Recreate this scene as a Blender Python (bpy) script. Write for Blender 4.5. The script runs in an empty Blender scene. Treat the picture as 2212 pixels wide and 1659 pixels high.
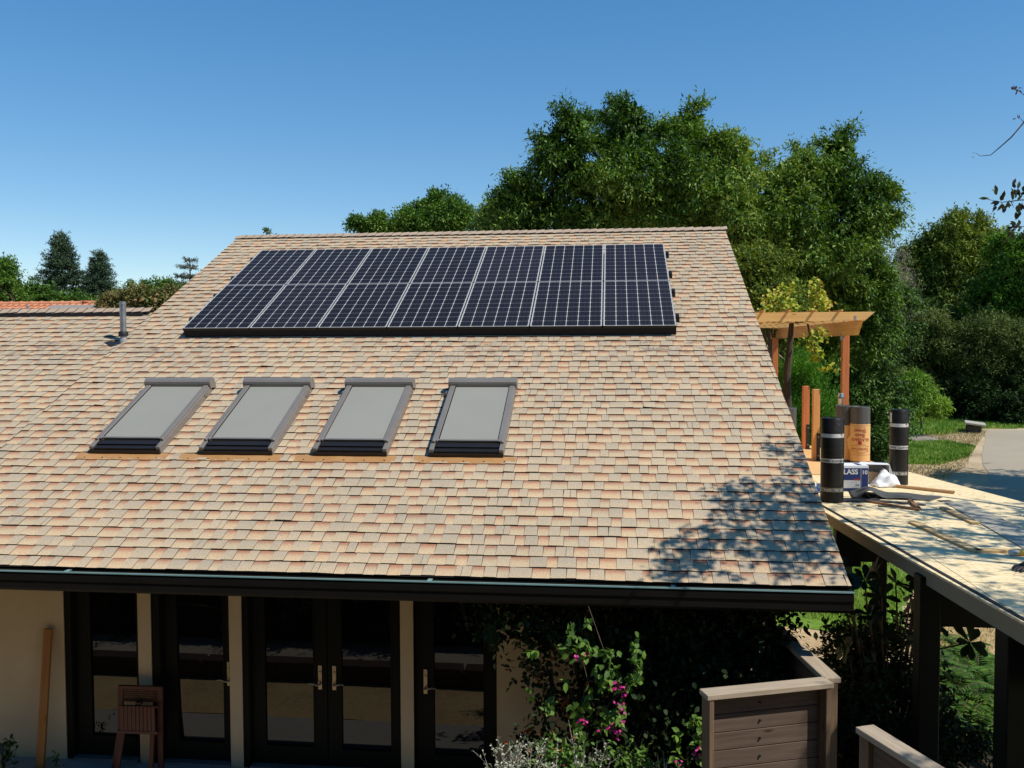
import bpy, bmesh, math, random
import numpy as np
from mathutils import Vector, Matrix
R_ = math.radians
SC = bpy.context.scene
COL = SC.collection
PI = math.pi
random.seed(7)
# ------------------------------------------------------------------ camera
CZ = 4.5                                  # eye height above the ground
FPX, YAW, PITCH, ROLL = 1922.04, 0.109784, -0.0422989, -0.00343054
def cam_axes():
    cy, sy = math.cos(YAW), math.sin(YAW)
    f = Vector((-sy*math.cos(PITCH), cy*math.cos(PITCH), math.sin(PITCH)))
    r = Vector((cy, sy, 0)); u = r.cross(f)
    r2 = r*math.cos(ROLL)+u*math.sin(ROLL); u2 = -r*math.sin(ROLL)+u*math.cos(ROLL)
    return r2, u2, f
RX, RU, RF = cam_axes()
cd = bpy.data.cameras.new("camera"); cam = bpy.data.objects.new("camera", cd); COL.objects.link(cam)
M = Matrix.Identity(4)
for i in range(3):
    M[i][0], M[i][1], M[i][2] = RX[i], RU[i], -RF[i]
M.translation = Vector((0, 0, CZ)); cam.matrix_world = M
cd.sensor_width = 36; cd.lens = FPX/2212*36; cd.clip_end = 2000; cd.clip_start = .05
SC.camera = cam
# ------------------------------------------------------------------ light
SUN = Vector((.74, -.34, 1.08)).normalized()
w = bpy.data.worlds.new("World"); SC.world = w; w.use_nodes = True
nt = w.node_tree; bg = nt.nodes['Background']
sky = nt.nodes.new('ShaderNodeTexSky'); sky.sky_type = 'NISHITA'; sky.sun_disc = False
sky.sun_elevation = math.asin(SUN.z); sky.sun_rotation = math.atan2(SUN.x, SUN.y)
sky.altitude = 1500; sky.air_density = 1.05; sky.dust_density = 0; sky.ozone_density = 1.0
hs_ = nt.nodes.new('ShaderNodeHueSaturation'); hs_.inputs['Saturation'].default_value = 1.6; hs_.inputs['Value'].default_value = 1.42; gm_ = nt.nodes.new('ShaderNodeGamma'); gm_.inputs[1].default_value = .73
nt.links.new(sky.outputs[0], gm_.inputs[0]); nt.links.new(gm_.outputs[0], hs_.inputs['Color']); nt.links.new(hs_.outputs[0], bg.inputs[0]); bg.inputs[1].default_value = .15
sd = bpy.data.lights.new("sun", 'SUN'); sd.energy = 5.0; sd.angle = R_(.53); sd.color = (1, .94, .84)
so = bpy.data.objects.new("sun", sd); COL.objects.link(so)
so.rotation_euler = SUN.to_track_quat('Z', 'Y').to_euler()
SC.view_settings.view_transform = 'Standard'; SC.view_settings.look = 'None'
SC.view_settings.exposure = 0.0; SC.view_settings.gamma = 1
SC.view_settings.use_curve_mapping = False
SC.render.engine = 'CYCLES'
SC.cycles.max_bounces = 6; SC.cycles.transparent_max_bounces = 8
SC.cycles.caustics_reflective = False; SC.cycles.caustics_refractive = False

def pray(px, py):                          # direction through a point of the photograph (2212 px wide)
    return RX*((px-1106)/FPX)-RU*((py-829.5)/FPX)+RF
def aty(px, py, y): d = pray(px, py); return Vector((0, 0, CZ))+d*(y/d.y)
def atz(px, py, z): d = pray(px, py); return Vector((0, 0, CZ))+d*((z-CZ)/d.z)

# ------------------------------------------------------------------ materials
def mat(name):
    m = bpy.data.materials.new(name); m.use_nodes = True
    t = m.node_tree; b = t.nodes['Principled BSDF']
    return m, t, b
def N(t, kind, **kw):
    n = t.nodes.new(kind)
    for k, v in kw.items():
        if k in n.inputs: n.inputs[k].default_value = v
        else: setattr(n, k, v)
    return n
def ramp(t, fac, stops, interp='LINEAR'):
    r = t.nodes.new('ShaderNodeValToRGB'); e = r.color_ramp.elements; r.color_ramp.interpolation = interp
    while len(e) < len(stops): e.new(.5)
    for el, (p, c) in zip(e, stops):
        el.position = p; el.color = (*c, 1) if len(c) == 3 else c
    t.links.new(fac, r.inputs[0]); return r.outputs[0]
def texco(t, out='Object', scale=(1, 1, 1)):
    c = t.nodes.new('ShaderNodeTexCoord'); mp = t.nodes.new('ShaderNodeMapping')
    mp.inputs['Scale'].default_value = scale
    t.links.new(c.outputs[out], mp.inputs[0]); return mp.outputs[0]
def noise(t, vec, scale, detail=4, rough=.6, out=0):
    n = N(t, 'ShaderNodeTexNoise', Scale=scale, Detail=detail, Roughness=rough)
    t.links.new(vec, n.inputs['Vector']); return n.outputs[out]
def bump(t, b, h, strength=.3, dist=.01):
    n = N(t, 'ShaderNodeBump', Strength=strength, Distance=dist)
    t.links.new(h, n.inputs['Height']); t.links.new(n.outputs[0], b.inputs['Normal'])
def plain(name, c1, c2=None, scale=8, rough=.6, metal=0, bumps=.15, spec=.5, stretch=(1, 1, 1), bscale=60, bdist=.004):
    m, t, b = mat(name); v = texco(t, 'Object', stretch)
    if c2 is None: c2 = tuple(x*.8 for x in c1)
    n = noise(t, v, scale)
    t.links.new(ramp(t, n, [(.3, c2), (.7, c1)]), b.inputs['Base Color'])
    b.inputs['Roughness'].default_value = rough; b.inputs['Metallic'].default_value = metal
    b.inputs['Specular IOR Level'].default_value = spec
    if bumps: bump(t, b, noise(t, v, bscale), bumps, bdist)
    return m
def wood(name, c1, c2, axis='X', scale=3, rough=.7, contrast=(.3, .7), knots=True, sp=.3):
    st = {'X': (.6, 9, 9), 'Y': (9, .6, 9), 'Z': (9, 9, .6)}[axis]
    m, t, b = mat(name); v = texco(t, 'Object', st)
    n = noise(t, v, scale, 6, .65)
    c = ramp(t, n, [(contrast[0], c2), (contrast[1], c1)])
    if knots:
        v2 = texco(t, 'Object', {'X': (1.6, 6, 6), 'Y': (6, 1.6, 6), 'Z': (6, 6, 1.6)}[axis])
        vo = N(t, 'ShaderNodeTexVoronoi', Scale=1.3); t.links.new(v2, vo.inputs['Vector'])
        k = ramp(t, vo.outputs['Distance'], [(.05, (1, 1, 1)), (.14, (0, 0, 0))])
        mx = N(t, 'ShaderNodeMix', data_type='RGBA'); t.links.new(k, mx.inputs[0])
        t.links.new(c, mx.inputs[6]); mx.inputs[7].default_value = (*[x*.45 for x in c2], 1); c = mx.outputs[2]
    t.links.new(c, b.inputs['Base Color']); b.inputs['Roughness'].default_value = rough
    b.inputs['Specular IOR Level'].default_value = sp
    bump(t, b, n, .35, .004); return m
def leafmat(name, cols, trans=.35, rough=.5, spec=.25, nscale=.35, tcol=None):
    """cols: dark to light leaf colours, one picked at random for each leaf, drifting by clump"""
    m, t, b = mat(name); g = t.nodes.new('ShaderNodeNewGeometry')
    v = texco(t, 'Object'); n = noise(t, v, nscale, 2, .5)
    a = N(t, 'ShaderNodeMath', operation='MULTIPLY_ADD'); t.links.new(n, a.inputs[0]); a.inputs[1].default_value = 1.5; a.inputs[2].default_value = -.62
    s = N(t, 'ShaderNodeMath', operation='MULTIPLY_ADD'); t.links.new(g.outputs['Random Per Island'], s.inputs[0]); s.inputs[1].default_value = .72
    t.links.new(a.outputs[0], s.inputs[2])
    k = len(cols)
    c = ramp(t, s.outputs[0], [((i+.3)/k, cc) for i, cc in enumerate(cols)])
    t.links.new(c, b.inputs['Base Color']); b.inputs['Roughness'].default_value = rough+.12
    b.inputs['Specular IOR Level'].default_value = spec*.55
    tr = N(t, 'ShaderNodeBsdfTranslucent'); hs = N(t, 'ShaderNodeHueSaturation', Hue=.485, Saturation=1.15, Value=1.35)
    t.links.new(c, hs.inputs['Color']); t.links.new(hs.outputs[0], tr.inputs[0])
    mx = N(t, 'ShaderNodeMixShader'); mx.inputs[0].default_value = trans*.6
    t.links.new(b.outputs[0], mx.inputs[1]); t.links.new(tr.outputs[0], mx.inputs[2])
    t.links.new(mx.outputs[0], t.nodes['Material Output'].inputs[0])
    return m

# ------------------------------------------------------------------ object helpers
def tag(o, label, cat, group=None, kind=None):
    if label: o['label'] = label
    if cat: o['category'] = cat
    if group: o['group'] = group
    if kind: o['kind'] = kind
    return o
def empty(name, loc, label, cat, group=None, rz=0):
    o = bpy.data.objects.new(name, None); COL.objects.link(o); o.empty_display_size = .2
    o.location = loc; o.rotation_euler = (0, 0, rz); return tag(o, label, cat, group)
def link(name, me, m, parent=None, world=True):
    """link a mesh given in world coordinates (or local ones with world=False) under a parent"""
    o = bpy.data.objects.new(name, me); COL.objects.link(o)
    if isinstance(m, (list, tuple)):
        for x in m: me.materials.append(x)
    elif m: me.materials.append(m)
    if parent is not None:
        o.parent = parent
        if world:
            p = parent; off = Matrix.Identity(4)
            while p is not None: off = p.matrix_basis @ off; p = p.parent
            me.transform(off.inverted())
    return o
class MB:
    """collects solids into one mesh"""
    def __init__(s): s.v = []; s.f = []; s.m = []; s.uv = None
    def add(s, vs, fs, mi=0):
        b = len(s.v); s.v += [tuple(v) for v in vs]; s.f += [tuple(b+i for i in f) for f in fs]; s.m += [mi]*len(fs); return s
    def box(s, lo, hi, T=None, mi=0):
        x0, y0, z0 = lo; x1, y1, z1 = hi
        vs = [Vector(p) for p in ((x0,y0,z0),(x1,y0,z0),(x1,y1,z0),(x0,y1,z0),(x0,y0,z1),(x1,y0,z1),(x1,y1,z1),(x0,y1,z1))]
        if T: vs = [T(v) if callable(T) else T @ v for v in vs]
        return s.add(vs, [(0,3,2,1),(4,5,6,7),(0,1,5,4),(1,2,6,5),(2,3,7,6),(3,0,4,7)], mi)
    def bar(s, a, b, wd, ht, up=(0, 0, 1), mi=0):
        a, b = Vector(a), Vector(b); d = (b-a); L = d.length; d.normalize(); up = Vector(up)
        sx = d.cross(up).normalized(); u = sx.cross(d)
        T = Matrix((( sx.x, d.x, u.x, a.x), (sx.y, d.y, u.y, a.y), (sx.z, d.z, u.z, a.z), (0, 0, 0, 1)))
        return s.box((-wd/2, 0, -ht/2), (wd/2, L, ht/2), T, mi)
    def tube(s, pts, rads, n=8, cap=True, mi=0):
        pts = [Vector(p) for p in pts]; b = len(s.v); k = len(pts)
        if not isinstance(rads, (list, tuple)): rads = [rads]*k
        ref = Vector((.31, .17, .93)) if abs((pts[-1]-pts[0]).normalized().z) < .9 else Vector((1, .2, 0))
        for i, p in enumerate(pts):
            d = (pts[min(i+1, k-1)]-pts[max(i-1, 0)]).normalized(); a = d.cross(ref).normalized(); c = d.cross(a)
            for j in range(n):
                q = p+(a*math.cos(2*PI*j/n)+c*math.sin(2*PI*j/n))*rads[i]; s.v.append(tuple(q))
        for i in range(k-1):
            for j in range(n):
                s.f.append((b+i*n+j, b+i*n+(j+1) % n, b+(i+1)*n+(j+1) % n, b+(i+1)*n+j)); s.m.append(mi)
        if cap:
            s.f.append(tuple(b+j for j in range(n))[::-1]); s.m.append(mi)
            s.f.append(tuple(b+(k-1)*n+j for j in range(n))); s.m.append(mi)
        return s
    def lathe(s, prof, c, n=28, mi=0):
        b = len(s.v); k = len(prof)
        for r, z in prof:
            for j in range(n): s.v.append((c[0]+r*math.cos(2*PI*j/n), c[1]+r*math.sin(2*PI*j/n), c[2]+z))
        for i in range(k-1):
            for j in range(n):
                s.f.append((b+i*n+j, b+i*n+(j+1) % n, b+(i+1)*n+(j+1) % n, b+(i+1)*n+j)); s.m.append(mi)
        return s
    def prism(s, poly, z0, z1, mi=0):
        n = len(poly); vs = [(x, y, z0) for x, y in poly]+[(x, y, z1) for x, y in poly]
        return s.add(vs, [tuple(range(n))[::-1], tuple(range(n, 2*n))]+[(i, (i+1) % n, n+(i+1) % n, n+i) for i in range(n)], mi)
    def build(s, name, m, parent=None, smooth=False, bevel=0, world=True):
        me = bpy.data.meshes.new(name); me.from_pydata(s.v, [], s.f); me.validate()
        if len(set(s.m)) > 1 and len(me.polygons) == len(s.m): me.polygons.foreach_set('material_index', s.m)
        if bevel:
            bm = bmesh.new(); bm.from_mesh(me)
            bmesh.ops.bevel(bm, geom=[e for e in bm.edges if len(e.link_faces) == 2 and e.calc_face_angle(0) > .6], offset=bevel, segments=1, affect='EDGES')
            bm.to_mesh(me); bm.free()
        if smooth:
            me.polygons.foreach_set('use_smooth', [True]*len(me.polygons))
            try: me.set_sharp_from_angle(angle=R_(40))
            except Exception: pass
        return link(name, me, m, parent, world)

# ------------------------------------------------------------------ foliage
def unit(v): return v/np.maximum(np.linalg.norm(v, axis=-1, keepdims=True), 1e-9)
PROF = {  # (t along, half width) pairs, leaf outline
    'diamond': [(0, 0), (.42, .5), (1, 0)],
    'oval': [(0, 0), (.25, .42), (.6, .5), (1, 0)],
    'obovate': [(0, .02), (.3, .22), (.68, .5), (.9, .33), (1, 0)],
}
def leaves(name, P, D, Nn, L, W, m, parent=None, prof='diamond', fold=.22, curl=.12):
    P = np.asarray(P, float); n = len(P); D = unit(np.asarray(D, float)); S = unit(np.cross(D, Nn)); U = np.cross(S, D)
    L = np.broadcast_to(L, (n,)).astype(float)[:, None]; W = np.broadcast_to(W, (n,)).astype(float)[:, None]
    pr = PROF[prof]; vs = []; k = len(pr)
    for i, (t, h) in enumerate(pr):
        c = P+D*L*t-U*L*curl*t*t
        if i in (0, k-1): vs.append(c)
        else: vs += [c+S*W*h+U*W*h*fold, c, c-S*W*h+U*W*h*fold]
    V = np.stack(vs, 1); q = V.shape[1]; F = []
    F += [(0, 1, 2), (0, 2, 3)]
    for i in range(1, k-2):
        a = 1+3*(i-1); F += [(a, a+3, a+4, a+1), (a+1, a+4, a+5, a+2)]
    a = 1+3*(k-3); F += [(a, q-1, a+1), (a+1, q-1, a+2)]
    loops = np.concatenate([np.array(f) for f in F]); cnt = np.array([len(f) for f in F])
    idx = (loops[None, :]+(np.arange(n)*q)[:, None]).ravel(); tot = np.tile(cnt, n)
    me = bpy.data.meshes.new(name); me.vertices.add(n*q); me.vertices.foreach_set('co', V.astype(np.float32).ravel())
    me.loops.add(len(idx)); me.loops.foreach_set('vertex_index', idx.astype(np.int32))
    me.polygons.add(len(tot)); st = np.concatenate([[0], np.cumsum(tot)[:-1]])
    me.polygons.foreach_set('loop_start', st.astype(np.int32)); me.update(calc_edges=True)
    return link(name, me, m, parent)
def twigleaves(rng, O, Dr, L, nl, spread=.55, droop=.25, jit=.04):
    """leaves set alternately along short twigs; returns points, directions, normals"""
    n = len(O); Dr = unit(Dr); t = (np.arange(nl)+rng.random((n, nl)))/nl
    Lr = (L*(.6+.8*rng.random(n)))[:, None, None]
    c = O[:, None]+Dr[:, None]*Lr*t[..., None]; c[..., 2] -= (droop*Lr[..., 0]*t**2)
    c += rng.normal(0, jit, c.shape)
    d = Dr[:, None]*.55+rng.normal(0, spread, c.shape); d[..., 2] -= droop
    nn = rng.normal(0, .45, c.shape)+np.array([0, 0, 1.])
    return c.reshape(-1, 3), unit(d.reshape(-1, 3)), nn.reshape(-1, 3)
def crown_twigs(rng, blobs, ntw, clump=.2, up=.4, lo=.4, per=26):
    O = []; D = []; C = []
    wts = np.array([b[3]*b[4]+b[4]*b[5]+b[3]*b[5] for b in blobs]); wts = wts/wts.sum()
    for b, wt in zip(blobs, wts):
        c = np.array(b[:3]); r = np.array(b[3:6]); k = max(8, int(ntw*wt)); m = max(4, k//per)
        u = unit(rng.normal(0, 1, (m, 3))); rad = lo+(1.0-lo)*rng.random(m)**.6
        cc = c+u*r*rad[:, None]; j = rng.integers(0, m, k)
        cs = (.6+.8*rng.random(m))[j][:, None]
        o = cc[j]+rng.normal(0, 1, (k, 3))*r.mean()*clump*cs*np.array([1, 1, .8])
        d = unit((o-c)/r)+rng.normal(0, .55, (k, 3)); d[:, 2] += up
        O.append(o); D.append(d); C.append(cc)
    return np.concatenate(O), np.concatenate(D), np.concatenate(C)
def trunk_mesh(rng, base, blobs, r0, C=None, nb=30, fork=.35):
    mb = MB(); base = Vector(base); cen = Vector(np.mean([b[:3] for b in blobs], 0)); top = cen.copy()
    fk = base.lerp(top, fork); mb.tube([base-Vector((0, 0, .2)), base.lerp(fk, .5)+Vector((rng.normal(0, r0*.5), rng.normal(0, r0*.5), 0)), fk], [r0*1.25, r0, r0*.85], 10)
    tips = []
    for b in blobs:
        c = Vector(b[:3]); mid = fk.lerp(c, .5)+Vector(rng.normal(0, .06*(c-fk).length, 3))
        mb.tube([fk, mid, c], [r0*.6, r0*.4, r0*.16], 7); tips.append((mid, c, Vector(b[3:6])))
    if C is not None and len(C):
        for c in C[rng.permutation(len(C))[:nb]]:
            c = Vector(c); m_, t_, _ = min(tips, key=lambda q: (q[1]-c).length)
            s_ = m_.lerp(t_, float(rng.random())); md = s_.lerp(c, .5)+Vector(rng.normal(0, .07*(c-s_).length, 3))
            mb.tube([s_, md, c], [r0*.18, r0*.11, r0*.03], 5)
    return mb
def tree(name, label, base, blobs, m, mt, seed, ntw, twL, nl, LL, LW, r0=.2, clump=.2, up=.4, lo=.4, cat='tree', group=None,
         droop=.25, prof='diamond', fill=.15, per=26, spread=.55, nb=30, trunk='trunk', crown='crown', fork=.35):
    rng = np.random.default_rng(seed)
    e = empty(name, base, label, cat, group)
    O, D, C = crown_twigs(rng, blobs, ntw, clump, up, lo, per)
    P, d, nn = twigleaves(rng, O, D, twL, nl, spread, droop, jit=LL*.35)
    Ls = LL*(.7+.6*rng.random(len(P))); Ws = LW*(.7+.6*rng.random(len(P)))
    if fill:
        k = int(len(P)*fill); bi = rng.integers(0, len(blobs), k); B = np.array([b[:6] for b in blobs])
        q = B[bi, :3]+unit(rng.normal(0, 1, (k, 3)))*B[bi, 3:]*(rng.random(k)**.5*.62)[:, None]
        P = np.concatenate([P, q]); d = np.concatenate([d, unit(rng.normal(0, 1, (k, 3)))]); nn = np.concatenate([nn, rng.normal(0, 1, (k, 3))])
        Ls = np.concatenate([Ls, LL*2.0*np.ones(k)]); Ws = np.concatenate([Ws, LW*2.6*np.ones(k)])
    leaves(crown, P, d, nn, Ls, Ws, m, e, prof)
    if mt: trunk_mesh(rng, base, blobs, r0, C, nb, fork).build(trunk, mt, e, smooth=True)
    return e
def blob(px, py, y, rx, ry=None, rz=None):   # crown lobe by where it shows in the photo and its distance; radii in metres
    p = aty(px, py, y); return (p.x, p.y, p.z, rx, ry or rx, rz or rx)

bark = plain('bark', (.16, .12, .085), (.07, .05, .035), 6, .9, stretch=(3, 3, .6), bumps=.6, bscale=20, bdist=.02)
barkgrey = plain('grey_bark', (.25, .22, .18), (.13, .11, .09), 6, .9, stretch=(3, 3, .6), bumps=.5, bscale=20, bdist=.02)
# ================================================================== GROUND
def sheet(name, poly, z, m, jag=0, seed=0, sub=.5, kind='structure'):
    rng = random.Random(seed); pts = []
    for i in range(len(poly)):
        a, b = Vector((*poly[i], 0)), Vector((*poly[(i+1) % len(poly)], 0)); k = max(1, int((b-a).length/sub)) if jag else 1
        for j in range(k):
            p = a.lerp(b, j/k); pts.append((p.x+rng.uniform(-jag, jag), p.y+rng.uniform(-jag, jag), z))
    me = bpy.data.meshes.new(name); me.from_pydata(pts, [], [tuple(range(len(pts)))])
    bm = bmesh.new(); bm.from_mesh(me); bmesh.ops.triangulate(bm, faces=bm.faces[:]); bmesh.ops.recalc_face_normals(bm, faces=bm.faces[:])
    for f in bm.faces:
        if f.normal.z < 0: f.normal_flip()
    bm.to_mesh(me); bm.free()
    o = link(name, me, m); o['kind'] = kind; return o
def groundmat(name, cols, s1=.35, s2=9, rough=.95, bs=.5, bd=.03):
    m, t, b = mat(name); v = texco(t)
    a = noise(t, v, s1, 5, .65); c = noise(t, v, s2, 6, .75)
    ad = N(t, 'ShaderNodeMath', operation='MULTIPLY_ADD'); t.links.new(c, ad.inputs[0]); ad.inputs[1].default_value = .6
    s = N(t, 'ShaderNodeMath', operation='MULTIPLY_ADD'); t.links.new(a, s.inputs[0]); s.inputs[1].default_value = .6; s.inputs[2].default_value = -.1
    t.links.new(s.outputs[0], ad.inputs[2]); k = len(cols)
    t.links.new(ramp(t, ad.outputs[0], [(.28+.44*i/(k-1), cc) for i, cc in enumerate(cols)]), b.inputs['Base Color'])
    b.inputs['Roughness'].default_value = rough; b.inputs['Specular IOR Level'].default_value = .15
    bump(t, b, c, bs, bd); return m
M_dirt = groundmat('dry_ground', [(.20, .15, .09), (.36, .27, .165), (.52, .41, .26), (.44, .34, .20)])
M_shadesoil = groundmat('shade_dark_soil', [(.02, .016, .011), (.04, .032, .022), (.07, .055, .038)], .8, 22)
M_straw = groundmat('straw_ground', [(.24, .17, .08), (.46, .34, .17), (.56, .43, .24)], .8, 14)
M_lawn = groundmat('lawn_soil', [(.06, .11, .02), (.11, .21, .03), (.18, .30, .05)], .6, 12)
M_mulch = groundmat('wood_chip_mulch', [(.10, .075, .06), (.26, .22, .18), (.40, .35, .30)], .8, 22)
M_asph = groundmat('path_asphalt', [(.30, .255, .185), (.36, .31, .23), (.41, .355, .27)], .25, 60, .9, .15, .004)
M_conc = groundmat('patio_concrete', [(.26, .245, .225), (.33, .31, .285), (.38, .36, .33)], .8, 40, .85, .1, .003)
M_beige = groundmat('beige_gravel', [(.25, .21, .16), (.38, .33, .26), (.46, .41, .33)], .6, 45)
sheet('ground', [(-900, -300), (900, -300), (900, 1500), (-900, 1500)], 0, M_dirt)
sheet('shade_dark_bed', [(.65, 6.0), (4.3, 5.5), (4.4, 12.8), (2.0, 13.2), (1.5, 9.2), (.65, 9.2)], .02, M_shadesoil, .05, 14)  # dark ground sheet, foliage shade put into the soil colour
sheet('patio_paving', [(-9, 7.8), (.6, 7.8), (.6, 9.2), (-9, 9.2)], .012, M_conc)
sheet('straw_yard', [(-9, 6.5), (.4, 6.4), (.4, 7.78), (-9, 7.78)], .008, M_straw, .03, 3)
sheet('gravel_yard', [(-9, 5.2), (.4, 5.2), (.4, 6.3), (-9, 6.3)], .008, M_beige, .04, 4)
sheet('path', [(60, 48.5), (21.4, 49.4), (19.5, 49.2), (17.2, 43), (15.3, 38.5), (13.9, 34.8), (12.6, 31), (10.2, 27.5), (7.6, 22), (6.5, 12), (6.3, 2), (12, 2), (14, 18), (22, 30), (60, 34)], .012, M_asph, .05, 5, 1.5)
sheet('lawn', [(7, 35.3), (12.2, 34.9), (14.0, 37.0), (15.8, 41.0), (15.4, 43.0), (13.2, 42.4), (11, 42.4), (6, 43)], .008, M_lawn, .25, 6)
sheet('lawn', [(10, 47.2), (16.5, 46.5), (19.8, 49.9), (24, 51), (60, 52), (60, 75), (8, 75), (4, 54)], .008, M_lawn, .3, 7)
sheet('straw_ground_patch', [(4.6, 11.5), (7, 11.5), (7.4, 17), (6.3, 18), (4.5, 13.9)], .006, M_straw, .08, 12)
sheet('lawn', [(2.6, 14.4), (4.4, 14.2), (6.0, 17.6), (8.3, 20.5), (8.6, 27), (2.6, 29)], .008, M_lawn, .15, 8)
sheet('mulch_bed', [(10.8, 42.8), (14.4, 41.6), (16.2, 44.0), (15.6, 46.2), (12.4, 46.8), (10.4, 45)], .016, M_mulch, .15, 9)

# grass blades
M_grass = leafmat('grass_blade', [(.06, .13, .018), (.12, .24, .03), (.19, .34, .05), (.30, .36, .09)], .35, .6, .3, .8)
def grass(name, poly, n, h, wd, seed, m=M_grass):
    rng = np.random.default_rng(seed); pl = np.array(poly); lo, hi = pl.min(0), pl.max(0); out = []
    while sum(map(len, out)) < n:
        q = lo+rng.random((n, 2))*(hi-lo); ins = np.zeros(n, bool); j = len(pl)-1
        for i in range(len(pl)):
            xi, yi = pl[i]; xj, yj = pl[j]
            ins ^= ((yi > q[:, 1]) != (yj > q[:, 1])) & (q[:, 0] < (xj-xi)*(q[:, 1]-yi)/(yj-yi+1e-9)+xi); j = i
        out.append(q[ins])
    q = np.concatenate(out)[:n]; P = np.c_[q, np.full(n, .005)]
    D = rng.normal(0, .45, (n, 3)); D[:, 2] = 1; Nn = rng.normal(0, 1, (n, 3)); Nn[:, 2] *= .2
    o = leaves(name, P, D, Nn, h*(.5+rng.random(n)), wd, m); o['kind'] = 'stuff'; return o
tag(grass('grass', [(7, 35.1), (12.2, 34.6), (14.1, 36.9), (16.0, 41), (15.5, 43.2), (13.2, 42.5), (6, 43.4)], 34000, .13, .03, 1), 'green grass strip between the dirt and the mulch beside the path', 'grass')
tag(grass('grass', [(9, 46.9), (16.5, 46.1), (19.7, 49.7), (24, 50.8), (30, 51), (30, 60), (9, 60), (4, 54)], 44000, .16, .035, 2), 'green grass growing behind the little tree in front of the dark woods', 'grass')
tag(grass('grass', [(3.2, 14.9), (4.3, 14.5), (6.0, 17.7), (8.0, 20.5), (8.3, 24), (3.2, 24)], 30000, .09, .014, 3), 'bright lawn grass seen through the posts under the plywood deck roof', 'grass')

M_drygrass = leafmat('dry_grass_blade', [(.36, .27, .13), (.50, .39, .20), (.24, .24, .09)], .3, .7, .2, .8)
tag(grass('grass', [(8.5, 29), (10, 28.8), (13.2, 34.6), (16, 41), (19.5, 48.5), (19.0, 50), (15.5, 46.5), (15.5, 43), (13.8, 37), (11.5, 34.4), (7, 34.6)], 6500, .08, .03, 4, M_drygrass), 'sparse dry tufts of grass on the dirt along the path edge', 'grass')
tag(grass('grass', [(4.6, 12), (7, 12), (7.5, 17), (8.5, 22), (7.5, 22), (6.2, 18), (4.3, 14)], 9000, .07, .012, 5, M_drygrass), 'dry straw-coloured grass seen between the big deck posts', 'grass')

# ================================================================== HOUSE
P_ = 0.448645; CP, SP = math.cos(P_), math.sin(P_)
YE, ZE = 7.78409, CZ-2.06687                      # eave line of the shingles
XL, XS, XR = -15.0, -7.06, 2.05                   # low wing end, seam, right rake
SR, SL = 9.584, 6.0                               # slope lengths to the high and the low ridge
def RP(x, s, n=0): return Vector((x, YE+s*CP-n*SP, ZE+s*SP+n*CP))
house = empty('house', (-2.5, 12, 0), 'long stucco house with brown shingle roof, dark green trim and glass doors', 'house')
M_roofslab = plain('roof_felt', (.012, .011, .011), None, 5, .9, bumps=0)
YR, ZR = RP(0, SR).y, RP(0, SR).z; YRL, ZRL = RP(0, SL).y, RP(0, SL).z
mb = MB()
for x0, x1, s in ((XL, XS, SL), (XS, XR-.03, SR)):
    a, b = RP(x0, .02, -.002), RP(x0, s, -.002); a2, b2 = RP(x0, .06, -.13), RP(x0, s, -.13)
    yb = 2*b.y-a.y
    pr = [(a.y, a.z), (b.y, b.z), (yb, a.z), (yb, a.z-.15), (b.y, b2.z), (a2.y, a2.z)]
    vs = [(x0, y, z) for y, z in pr]+[(x1, y, z) for y, z in pr]
    mb.add(vs, [tuple(range(6))[::-1], tuple(range(6, 12))]+[(i, (i+1) % 6, 6+(i+1) % 6, 6+i) for i in range(6)])
roof = mb.build('roof', M_roofslab, house)

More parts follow.
